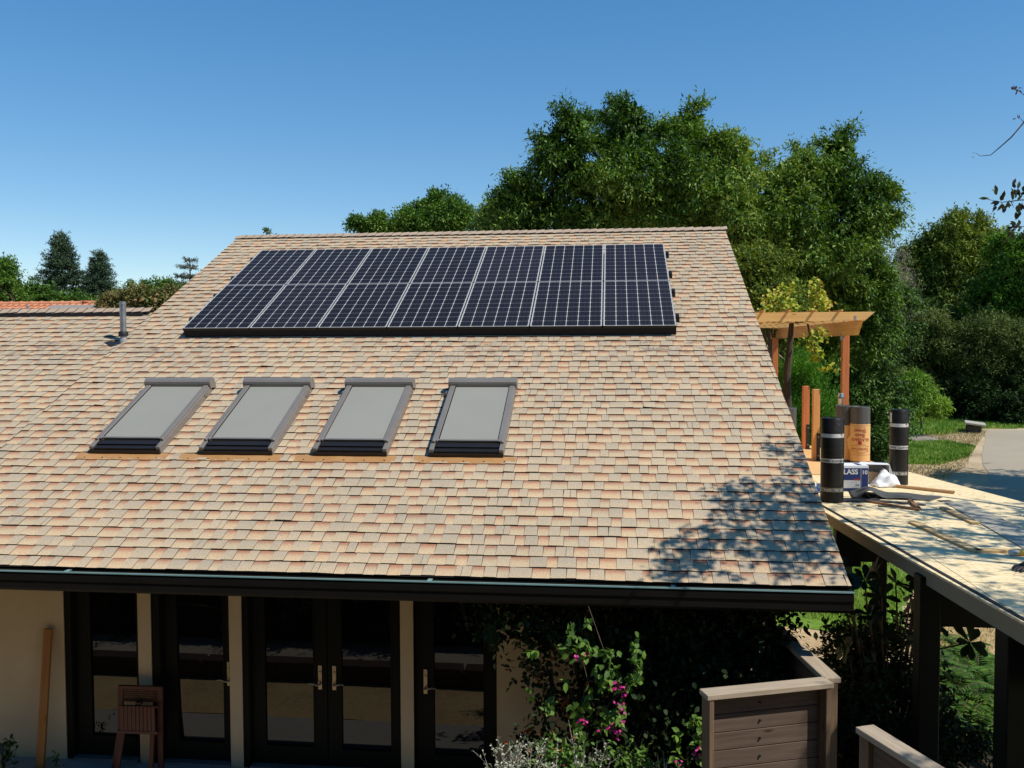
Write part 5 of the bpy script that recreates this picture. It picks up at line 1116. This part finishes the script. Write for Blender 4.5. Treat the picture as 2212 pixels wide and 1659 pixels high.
# ================================================================== THE PLUM TREE at the right, overhanging
G_plum = leafmat('plum_leaf', [(.035, .02, .022), (.07, .05, .035), (.07, .09, .04), (.12, .14, .05)], .3, .45, .45, 1.)
G_plumd = leafmat('red_shoot_leaf', [(.10, .03, .025), (.16, .07, .04), (.12, .10, .05)], .3, .45, .45, 1.)
rng = np.random.default_rng(77)
pt = empty('plum_tree', (6.9, 6.2, 0), 'plum tree at the right edge, only twig ends and purple-green leaves in view', 'tree')
O = []; sun = np.array(SUN)
spots = [(1.09, 1.41), (1.45, 1.42), (1.7, 1.40), (1.9, 1.43), (2.0, 1.3), (1.24, 1.13), (1.5, 1.02), (1.8, .95), (1.97, .86), (1.04, .87), (.68, .56), (.96, .63), (.51, .48), (.34, .24), (.42, .26), (.60, .21), (.90, .26), (.46, .06), (.7, .1),
         (1.52, .44), (1.59, .25), (1.83, .42), (1.95, .26), (1.29, .66), (1.87, 2.2), (2.03, 2.1), (1.93, 1.88), (2.0, 1.77), (1.48, .55), (1.65, .8), (1.75, .65), (1.35, .9), (1.15, .55), (1.6, 1.2), (1.85, 1.15), (1.95, .6), (1.7, .5), (.8, .5), (1.3, 1.25), (1.35, .4), (1.85, .9)]
for x, s in spots:
    t_ = 4.3+rng.random()*1.0; p = np.array(RP(x, s))+sun*t_*1.0
    k = 10; O.append(p+rng.normal(0, .07, (k, 3)))
nspot = len(O)
def inview(p):
    q = Vector(p)-Vector((0, 0, CZ)); d_ = q.dot(RF); return d_ > 0 and q.dot(RX)/d_*FPX+1106 < 2236 and abs(q.dot(RU))/d_*FPX < 870
def shade(n, fx, fz, t0, t1, sd):
    u_ = rng.random(n); v_ = rng.random(n); q = np.stack([fx(u_, v_), fz(u_, v_), np.full(n, DZ)], 1)
    return q+sun*(t0+(t1-t0)*rng.random(n))[:, None]+rng.normal(0, sd, (n, 3))
# clusters whose shade dapples the plywood
cl = shade(95, lambda u_, v_: 2.6+u_*(2.5-.2*v_), lambda u_, v_: 4.6+6.6*v_, 5.2, 7.2, .1)
for c in cl: O.append(c+rng.normal(0, .15, (11, 3)))
u_ = rng.random((60, 3)); q = np.stack([1.9+u_[:, 0]*2.0, 6.5+u_[:, 1]*4.5, np.full(60, .6)], 1)+sun*(7.6+2.2*u_[:, 2:3])
for c in q: O.append(c+rng.normal(0, .2, (14, 3)))
O = np.concatenate(O)
P, d, nn = twigleaves(rng, O, rng.normal(0, 1, O.shape)+np.array([-.3, 0, .1]), .22, 7, .7, .2, .02)
keep = np.array([not inview(p) for p in P]); P, d, nn = P[keep], d[keep], nn[keep]
leaves('crown', P, d, nn, .072*(.7+.6*rng.random(len(P))), .042, G_plum, pt, 'oval')
# twigs that reach into the picture
mb = MB(); yb = 7.9; Lp = []; Ld = []; Ls_ = []
def tw(pts, r0_, r1_): pts = [aty(a, b, yb) for a, b in pts]; k = len(pts); mb.tube(pts, [r0_+(r1_-r0_)*i/(k-1) for i in range(k)], 6); return pts
tw([(2300, 150), (2250, 218), (2212, 205), (2195, 192)], .006, .0015); tw([(2330, 200), (2260, 240), (2212, 264), (2185, 296), (2160, 318), (2140, 335), (2118, 337), (2107, 330)], .009, .0012)
tw([(2212, 264), (2200, 252)], .003, .001); tw([(2340, 440), (2260, 432), (2205, 432), (2165, 437), (2130, 430)], .008, .0015); tw([(2330, 500), (2230, 488), (2195, 490), (2180, 500)], .006, .0015)
def lf(px, py, dx, dy, L, k=1, sp=4, m=0):
    for _ in range(k):
        o = aty(px+rng.normal(0, sp), py+rng.normal(0, sp), yb+rng.normal(0, .03)); dv = RX*(dx+rng.normal(0, .35))-RU*(dy+rng.normal(0, .35))+RF*rng.normal(0, .3)
        (Lp if not m else Rp).append(tuple(o)); (Ld if not m else Rd).append(tuple(dv)); (Ls_ if not m else Rs).append(L*(.75+.5*rng.random()))
Rp, Rd, Rs = [], [], []
for (x_, y_, dx, dy, k) in ((2135, 430, -1, -.1, 3), (2150, 420, -.3, -1, 4), (2150, 438, -.6, .8, 4), (2165, 430, .3, -1, 5), (2168, 440, -.4, 1, 6), (2180, 437, .5, .8, 5), (2190, 425, .2, -1, 7), (2200, 420, -.2, -.8, 9), (2205, 440, .3, 1, 8), (2212, 410, .5, -.8, 6), (2195, 405, 0, -1, 3), (2200, 452, 0, 1, 5)): lf(x_, y_, dx, dy, .062, k)
for (x_, y_, dx, dy, k) in ((2190, 495, -.8, .3, 8), (2200, 492, -.4, -.6, 8), (2185, 505, -.2, 1, 5), (2212, 505, 0, 1, 8)): lf(x_, y_, dx, dy, .05, k)
for (x_, y_, dx, dy, k) in ((2193, 192, -.5, -.6, 8), (2200, 195, .4, .5, 5), (2199, 253, .2, -1, 3), (2196, 256, -1, 0, 2), (2110, 336, -1, -.2, 2)): lf(x_, y_, dx, dy, .032, k, 3, 1)
vf = np.tile(np.array(-RF), (len(Lp), 1))+rng.normal(0, .6, (len(Lp), 3)); leaves('leaf_spray', Lp, Ld, vf, np.array(Ls_), .027, G_plum, pt, 'oval')
vf = np.tile(np.array(-RF), (len(Rp), 1))+rng.normal(0, .6, (len(Rp), 3)); leaves('leaf_spray', Rp, Rd, vf, np.array(Rs), .014, G_plumd, pt, 'oval')
mb.build('twig', bark, pt, smooth=True)
trunk_mesh(rng, (6.9, 6.2, 0), [(6.4, 6.5, 7.6, .5, .5, .5), (7.2, 8.4, 8.2, .5, .5, .5), (5.2, 8.4, 7.5, .5, .5, .5), (6.8, 5.0, 8.0, .5, .5, .5), (5.6, 7.2, 8.6, .5, .5, .5), (7.6, 9.8, 8.0, .5, .5, .5)], .17, None).build('trunk', bark, pt, smooth=True)
# shade tree beyond the right edge whose shadow lies over the path
tree('shade_tree', 'large tree outside the right edge whose shadow falls over the path', (21.5, 24, 0), [(19.5, 27.5, 9.0, 2.6, 2.6, 2.0), (17.6, 25, 9.5, 2.0, 2.4, 1.8), (21.0, 26, 10, 2.4, 2.0, 2.4), (19, 23, 8.5, 2.6, 2.4, 2), (23, 24, 9.5, 2.6, 2.6, 2.4), (18.0, 28.5, 9.0, 1.5, 1.5, 1.2), (17, 21.5, 8.0, 1.6, 1.8, 1.4)], G_big, bark, 91, 3000, .6, 12, .17, .08, .35, lo=.3)

# ================================================================== PLANTS by the wall and under the deck
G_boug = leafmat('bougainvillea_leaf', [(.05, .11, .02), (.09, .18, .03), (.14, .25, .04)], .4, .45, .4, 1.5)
G_bdk = leafmat('shade_dark_leaf', [(.010, .022, .008), (.018, .036, .011), (.028, .05, .015)], .15, .5, .3, 1.5)  # leaf colour darkened to paint the shade inside the vine mass
G_flow = leafmat('magenta_bract', [(.45, .02, .16), (.60, .04, .25), (.7, .10, .35)], .35, .6, .2, 1.5)
G_dry = leafmat('rusty_leaf', [(.16, .05, .02), (.24, .08, .03)], .2, .7, .2)
tree('hedge', 'dark clipped hedge in front of the added tall house, seen only mirrored in the doors', (-4.5, 5.0, 0), [(-8.6+k*.95, 4.85+.1*math.sin(k*2.3), .62, .62, .4, .66) for k in range(10)], G_bdk, bark, 141, 2600, .16, 10, .06, .035, .04, lo=.3, cat='hedge', fill=.4, nb=10)
MB().box((-9.2, 4.55, 0), (.2, 5.05, 1.05)).build('dark_core', M_soffit, bpy.data.objects['hedge'])  # solid dark box added inside the leaves as the hedge's core
bv = empty('bougainvillea', (.4, 8.4, 0), 'bougainvillea with magenta flowers hanging under the eave beside the right glass door', 'vine')
rng = np.random.default_rng(15)
n_ = 2300; u_ = rng.random(n_); z_ = .2+rng.random(n_)**.85*2.1
x_ = -.35+u_*2.0; edge = -.65+.35*np.sin(z_*3.1)+.55*np.clip(1.3-z_, 0, 1)*.6; x_ = np.maximum(x_, -.45+.25*np.sin(z_*5+rng.random(n_)))
O = np.stack([x_, 8.1+rng.random(n_)*.75, z_], 1)
k = 260; O = np.concatenate([O, np.stack([-1.25+rng.random(k)*1.0, 8.0+rng.random(k)*.7, 1.95+rng.random(k)*.3-.25*rng.random(k)], 1)])
k = 120; zz = .5+rng.random(k)*1.5; O = np.concatenate([O, np.stack([-.62+.12*np.sin(zz*7)+rng.normal(0, .06, k), 8.2+rng.random(k)*.3, zz], 1)])
P, d, nn = twigleaves(rng, O, rng.normal(0, 1, O.shape)-np.array([0, .5, .4]), .22, 7, .7, .3, .03)
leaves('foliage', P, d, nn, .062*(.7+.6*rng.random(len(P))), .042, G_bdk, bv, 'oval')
O = np.stack([-.45+rng.normal(0, .22, 26), 8.1+rng.random(26)*.2, 1.15+rng.normal(0, .35, 26)], 1); P, d, nn = twigleaves(rng, O, rng.normal(0, 1, O.shape), .1, 5, .8)
leaves('dry_foliage', P, d, nn, .055, .04, G_dry, bv, 'oval')
def zoom4(x, y): return (1150+x*.32098)*.8641, (1420+y*.32098)*.8641
LO = []; LN = []; FO = []
for zx, zy, k, sx_, sy_ in ((1000, 430, 3, 15, 8), (860, 520, 9, 40, 30), (950, 570, 8, 30, 25), (850, 630, 8, 40, 30), (970, 690, 10, 35, 40), (1060, 640, 9, 60, 12), (1170, 660, 9, 40, 20), (1360, 590, 6, 18, 40), (1370, 690, 12, 40, 40), (1400, 740, 6, 20, 20),
                            (1180, 770, 9, 50, 25), (1080, 830, 12, 50, 45), (1190, 850, 7, 30, 25), (1115, 910, 5, 20, 15), (1350, 830, 10, 30, 40), (1345, 885, 8, 30, 15), (560, 660, 6, 35, 15), (1270, 930, 7, 30, 40), (690, 1060, 9, 25, 35), (570, 990, 3, 15, 10),
                            (950, 1060, 9, 45, 30), (900, 1120, 6, 20, 20), (960, 1160, 5, 20, 15), (905, 1200, 7, 20, 25), (920, 1245, 9, 35, 15), (1200, 1110, 10, 45, 35), (1140, 1170, 8, 30, 20), (1110, 1240, 9, 25, 30), (1220, 1180, 6, 30, 20), (1850, 1190, 11, 35, 30), (1860, 1340, 9, 30, 25), (1865, 1450, 6, 15, 40),
                            (1010, 985, 3, 15, 10), (830, 890, 3, 10, 15), (1240, 1060, 5, 25, 15), (1685, 1290, 7, 25, 25), (1690, 1460, 7, 25, 20)):
    for _ in range(int(k*1.7)):
        q = zoom4(zx+rng.normal(0, sx_*.8), zy+rng.normal(0, sy_*.8)); LO.append(tuple(aty(*q, 7.42+rng.random()*.22)))
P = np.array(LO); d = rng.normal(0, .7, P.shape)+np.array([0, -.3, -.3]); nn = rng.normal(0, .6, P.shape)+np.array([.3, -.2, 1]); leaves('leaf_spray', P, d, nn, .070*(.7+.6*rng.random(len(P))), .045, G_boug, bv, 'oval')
for zx, zy, k, s_ in ((905, 690, 9, 10), (985, 675, 8, 10), (960, 730, 3, 8), (1212, 900, 9, 14), (1215, 945, 9, 14), (1275, 930, 7, 12), (1275, 980, 7, 12), (1245, 1055, 6, 16), (1265, 1125, 4, 8), (970, 1190, 8, 10), (925, 1197, 3, 6), (1160, 1240, 7, 18), (1215, 1290, 10, 18), (1085, 1255, 5, 8), (1255, 1200, 6, 10), (1845, 1435, 10, 16), (1870, 1405, 6, 10), (840, 1550, 5, 10), (1715, 1530, 5, 14)):
    for _ in range(k):
        q = zoom4(zx+rng.normal(0, s_), zy+rng.normal(0, s_)); FO.append(tuple(aty(*q, 7.38+rng.random()*.1)))
P = np.array(FO); leaves('flower', P, rng.normal(0, 1, P.shape), rng.normal(0, .6, P.shape)+np.array([0, -1, .5]), .028, .022, G_flow, bv, 'oval')
mb = MB()
for pts in (((860, 420), (950, 700), (1000, 900), (970, 960), (940, 1100), (900, 1250)), ((1000, 300), (1120, 640), (1150, 850), (1240, 980), (1130, 1090), (1105, 1230)), ((1360, 560), (1370, 700), (1350, 880))):
    mb.tube([aty(*zoom4(a, b), 7.6) for a, b in pts], .004, 5)
for x in (-.3, .3, .9, 1.3): mb.tube([(x, 8.5, 0), (x+.1, 8.5, .9), (x-.1, 8.45, 1.7), (x+.2, 8.2, 2.1)], [.03, .025, .02, .01], 7)
mb.build('stem', bark, bv, smooth=True)
# silver shrub
G_sil = leafmat('silver_leaf', [(.30, .33, .22), (.44, .46, .33), (.55, .56, .44)], .2, .7, .2, 2.)
M_tw = plain('pale_twig', (.45, .42, .34), None, 9, .8, bumps=0)
def wiry(name, label, px0, px1, ptops, y, m, mt, seed, LL=.022, LW=.009, cat='shrub', dens=26, back=0, base_z=0):
    rng = np.random.default_rng(seed); c = aty((px0+px1)/2, 1700, y); e = empty(name, (c.x, y, 0), label, cat); mb = MB(); O = []; D = []; Nn = []
    for px, pt_ in ptops:
        t_ = aty(px, pt_, y+rng.normal(0, .08)); b_ = Vector((c.x+(t_.x-c.x)*.35, y+rng.normal(0, .06), max(base_z, t_.z-.75))); mid = b_.lerp(t_, .5)+Vector((rng.normal(0, .03), rng.normal(0, .04), .02))
        pts = [b_, mid, t_]; mb.tube(pts, [.005, .0035, .0012], 5)
        for s_ in range(7):
            f = .25+.7*rng.random(); o = b_.lerp(mid, f*2) if f < .5 else mid.lerp(t_, f*2-1); q = o+Vector((rng.normal(0, .05), rng.normal(0, .05), .04+.06*rng.random())); mb.tube([o, q], [.0022, .0008], 4)
            for _ in range(dens//4): g = rng.random(); O.append(tuple(o.lerp(q, g))); D.append(tuple(rng.normal(0, 1, 3)+np.array([0, 0, .6])))
        for _ in range(dens): f = .1+.9*rng.random(); o = b_.lerp(mid, f*2) if f < .5 else mid.lerp(t_, f*2-1); O.append(tuple(o)); D.append(tuple(rng.normal(0, 1, 3)+np.array([0, 0, .5])))
    P = np.array(O)+rng.normal(0, .004, (len(O), 3)); leaves('foliage', P, np.array(D), rng.normal(0, 1, P.shape), LL*(.7+.6*rng.random(len(P))), LW, m, e, 'oval'); mb.build('stem', mt, e); return e
tops = [(1043, 1622), (1060, 1605), (1075, 1590), (1085, 1618), (1100, 1600), (1118, 1612), (1125, 1585), (1135, 1583), (1140, 1600), (1150, 1605), (1165, 1612), (1178, 1610), (1160, 1630), (1095, 1640), (1130, 1635), (1110, 1630), (1070, 1640), (1180, 1640), (1145, 1640), (1060, 1650), (1100, 1655), (1150, 1655), (1085, 1655), (1195, 1645), (1125, 1650)]
wiry('silver_shrub', 'wiry silver-leaved shrub at the bottom edge below the flowering vine, left one', 1040, 1200, tops, 7.1, G_sil, M_tw, 101, .026, .010, dens=34)
wiry('silver_shrub', 'sparse silver-grey shrub at the bottom edge under the magenta flowers', 1200, 1320, [(1228, 1555), (1205, 1592), (1240, 1610), (1262, 1622), (1290, 1600), (1275, 1625), (1300, 1640), (1310, 1605), (1320, 1635), (1250, 1640), (1285, 1650), (1305, 1655)], 7.15, G_sil, M_tw, 102, .022, .010, dens=16)
def clump(name, label, pts, y, n, m, seed, LL, LW, sp=.12, cat='plant', prof='oval', up=.3, stem=True, tl=.12, nl=6):
    rng = np.random.default_rng(seed); O = []; c0 = aty(*pts[0][:2], y); e = empty(name, (c0.x, y, 0), label, cat)
    for px, py, rr_ in pts: c = aty(px, py, y); O.append(np.array(c)+rng.normal(0, 1, (n, 3))*rr_)
    O = np.concatenate(O); P, d, nn = twigleaves(rng, O, rng.normal(0, 1, O.shape)+np.array([0, 0, up]), tl, nl, .7, .1, .01)
    leaves('foliage', P, d, nn, LL*(.7+.6*rng.random(len(P))), LW, m, e, prof)
    if stem:
        mb = MB()
        for px, py, rr_ in pts: c = aty(px, py, y); mb.tube([(c0.x+(c.x-c0.x)*.4, y, max(0, c.z-.9)), tuple(c)], [.008, .004], 5)
        mb.build('stem', bark, e)
    return e
clump('leafy_plant', 'low bright green plant at the bottom edge between the two silver shrubs', [(1205, 1635, .06), (1225, 1645, .07), (1245, 1640, .06), (1180, 1650, .05)], 7.25, 16, G_boug, 111, .05, .028)
clump('leafy_plant', 'green plant at the bottom edge right of the silver shrubs', [(1345, 1640, .06), (1365, 1645, .06), (1385, 1650, .06)], 7.2, 14, G_boug, 112, .045, .022)
clump('corner_plant', 'small dark-leaved sprig in the bottom left corner beside the grey lamp', [(2, 1640, .04), (12, 1625, .03), (5, 1655, .05), (14, 1612, .015)], 8.6, 8, G_dark, 113, .05, .03)
clump('small_sprig', 'tiny sprig in front of the foot of the leaning timber', [(122, 1640, .012), (116, 1650, .015)], 8.6, 4, G_dark, 114, .035, .022)
# strappy leaves
rng = np.random.default_rng(3); c = aty(1440, 1659, 7.2); e = empty('strap_leaf_plant', (c.x, 7.2, 0), 'pale strappy-leaved plant at the bottom edge left of the plank screen', 'plant')
P = np.array([[c.x+rng.normal(0, .05), 7.2+rng.normal(0, .05), c.z-.25] for _ in range(16)]); d = rng.normal(0, .35, P.shape)+np.array([0, 0, 1]); leaves('foliage', P, d, rng.normal(0, 1, P.shape), .34, .014, G_sil, e, 'oval', curl=.25)
# big-leaved dark plant under the deck edge
G_fat = leafmat('big_dark_leaf', [(.010, .028, .012), (.018, .045, .018), (.03, .065, .025)], .12, .35, .5, 2.)
rng = np.random.default_rng(8); c = aty(1930, 1500, 9.3); e = empty('big_leaf_plant', (c.x, 9.3, 0), 'dark big-leaved plant silhouetted against the lawn between the deck posts', 'plant'); mb = MB()
P = []; d = []; nn = []; Ls2 = []
for px, py, y in ((1812, 1238, 9.0), (1835, 1265, 9.0), (1868, 1255, 9.2), (1893, 1240, 9.3), (1905, 1290, 9.2), (1935, 1262, 9.4), (1983, 1238, 9.3), (2002, 1255, 9.1), (1968, 1290, 9.2), (1990, 1320, 9.2), (1945, 1335, 9.4), (1880, 1330, 9.2), (1845, 1330, 9.2), (1915, 1370, 9.3), (1860, 1385, 9.3), (1990, 1380, 9.3), (2040, 1300, 9.0), (2095, 1388, 8.4), (2030, 1350, 9.2), (1830, 1400, 9.3), (1950, 1400, 9.3), (1890, 1430, 9.3), (1840, 1460, 9.3), (1930, 1460, 9.3), (2000, 1440, 9.3)):
    o = np.array(aty(px, py, y)); ax = unit(rng.normal(0, .5, 3)+np.array([0, -.3, .9])); k = 8; a0 = rng.random()*6
    q1 = unit(np.cross(ax, [1, .2, 0])); q2 = np.cross(ax, q1)
    for i in range(k):
        a = a0+i*2*PI/k+rng.normal(0, .2); dv = q1*math.cos(a)+q2*math.sin(a)+ax*(.25+.4*rng.random()); P.append(o); d.append(dv); nn.append(ax+rng.normal(0, .2, 3)); Ls2.append(.17*(.75+.5*rng.random()))
    mb.tube([(c.x+(o[0]-c.x)*.3, 9.35, max(.1, o[2]-1.3)), (c.x+(o[0]-c.x)*.8, 9.3, o[2]-.4), tuple(o)], [.015, .011, .007], 6)
leaves('foliage', P, d, nn, np.array(Ls2), .075, G_fat, e, 'obovate', .2, .25); mb.build('stem', bark, e, smooth=True)
# ferns and shrubs through the openings
G_fern = leafmat('fern_leaf', [(.03, .08, .015), (.06, .14, .02), (.11, .21, .03)], .4, .5, .35, 1.2)
def fern(px, py, y, n, L, seed, label):
    rng = np.random.default_rng(seed); c = aty(px, py, y); e = empty('fern', (c.x, y, 0), label, 'fern', None); P = []; d = []; nn = []; mb = MB(); ls = []
    for i in range(n):
        a = rng.random()*2*PI; el = .7+.5*rng.random(); l = L*(.7+.5*rng.random()); b_ = Vector((c.x+rng.normal(0, .08), y+rng.normal(0, .08), c.z-.25)); pts = []
        for k in range(9): t_ = k/8; pts.append(b_+Vector((math.cos(a)*l*t_, math.sin(a)*l*t_, l*(el*t_-.85*t_*t_))))
        mb.tube(pts, [.004]*8+[.001], 4)
        for k in range(1, 9):
            dr = (pts[k]-pts[k-1]).normalized(); sd_ = dr.cross(Vector((0, 0, 1))).normalized()
            for s_ in (-1, 1):
                for h_ in (0, .33, .66): P.append(tuple(pts[k-1].lerp(pts[k], h_))); d.append(tuple(sd_*s_+dr*.45)); nn.append((rng.normal(0, .2), rng.normal(0, .2), 1)); ls.append(.3*l*(1-.75*k/9)*math.sin(min(1, k/3)*PI/2)+.01)
    leaves('frond', P, d, nn, np.array(ls), .03, G_fern, e, 'oval'); mb.build('frond_rib', bark, e)
for i, (px, py, y, n, L, lab) in enumerate(((2120, 1430, 12.4, 60, .75, 'bright green fern in the opening between the two deck posts, nearest the dry grass'), (2095, 1480, 11.6, 50, .7, 'green fern at the left of the opening beside the big dark post'), (2155, 1480, 11.5, 50, .7, 'green fern at the right side of the opening beside the right post'), (2125, 1540, 10.8, 40, .6, 'lowest dark fern in the opening, mostly in shade'), (2090, 1390, 13.2, 40, .55, 'small light green fern at the edge of the dry grass'))):
    fern(px, py, y, n, L, 120+i, lab)
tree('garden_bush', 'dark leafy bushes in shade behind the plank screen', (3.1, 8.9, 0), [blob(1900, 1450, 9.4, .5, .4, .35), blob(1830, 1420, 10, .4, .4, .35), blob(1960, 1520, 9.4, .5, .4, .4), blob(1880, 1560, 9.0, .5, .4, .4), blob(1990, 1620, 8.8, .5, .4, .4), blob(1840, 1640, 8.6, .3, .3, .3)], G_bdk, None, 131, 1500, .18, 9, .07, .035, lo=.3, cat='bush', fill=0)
tree('garden_bush', 'light green bush beside the pale green posts at the lawn edge', (3.3, 11.6, 0), [blob(1850, 1350, 11.6, .3, .3, .25), blob(1960, 1400, 11.8, .35, .3, .25), blob(1900, 1400, 12, .35, .3, .25), blob(2010, 1340, 12, .2, .2, .2)], G_fern, None, 132, 200, .16, 9, .06, .03, lo=.2, cat='bush', fill=0)
# boulder-like letterbox stone with a pale lid beside the path
c = atz(2103, 934, 0); e = empty('stone_bench', (c.x, c.y, 0), 'low dark stone bench with a pale slab lid beside the grey path', 'bench', None, -.35)
MB().box((-.36, -.5, 0), (.36, .5, .42)).build('base', plain('dark_rubble', (.10, .09, .075), (.04, .035, .03), 6, .95, bumps=.8, bscale=12, bdist=.05), e, world=False, bevel=.08)
MB().box((-.48, -.75, .42), (.48, .75, .52), Matrix.Rotation(.12, 4, 'Y')).build('slab', plain('pale_slab', (.42, .38, .33), (.34, .31, .27), 4, .85, bumps=.3), e, world=False, bevel=.02)
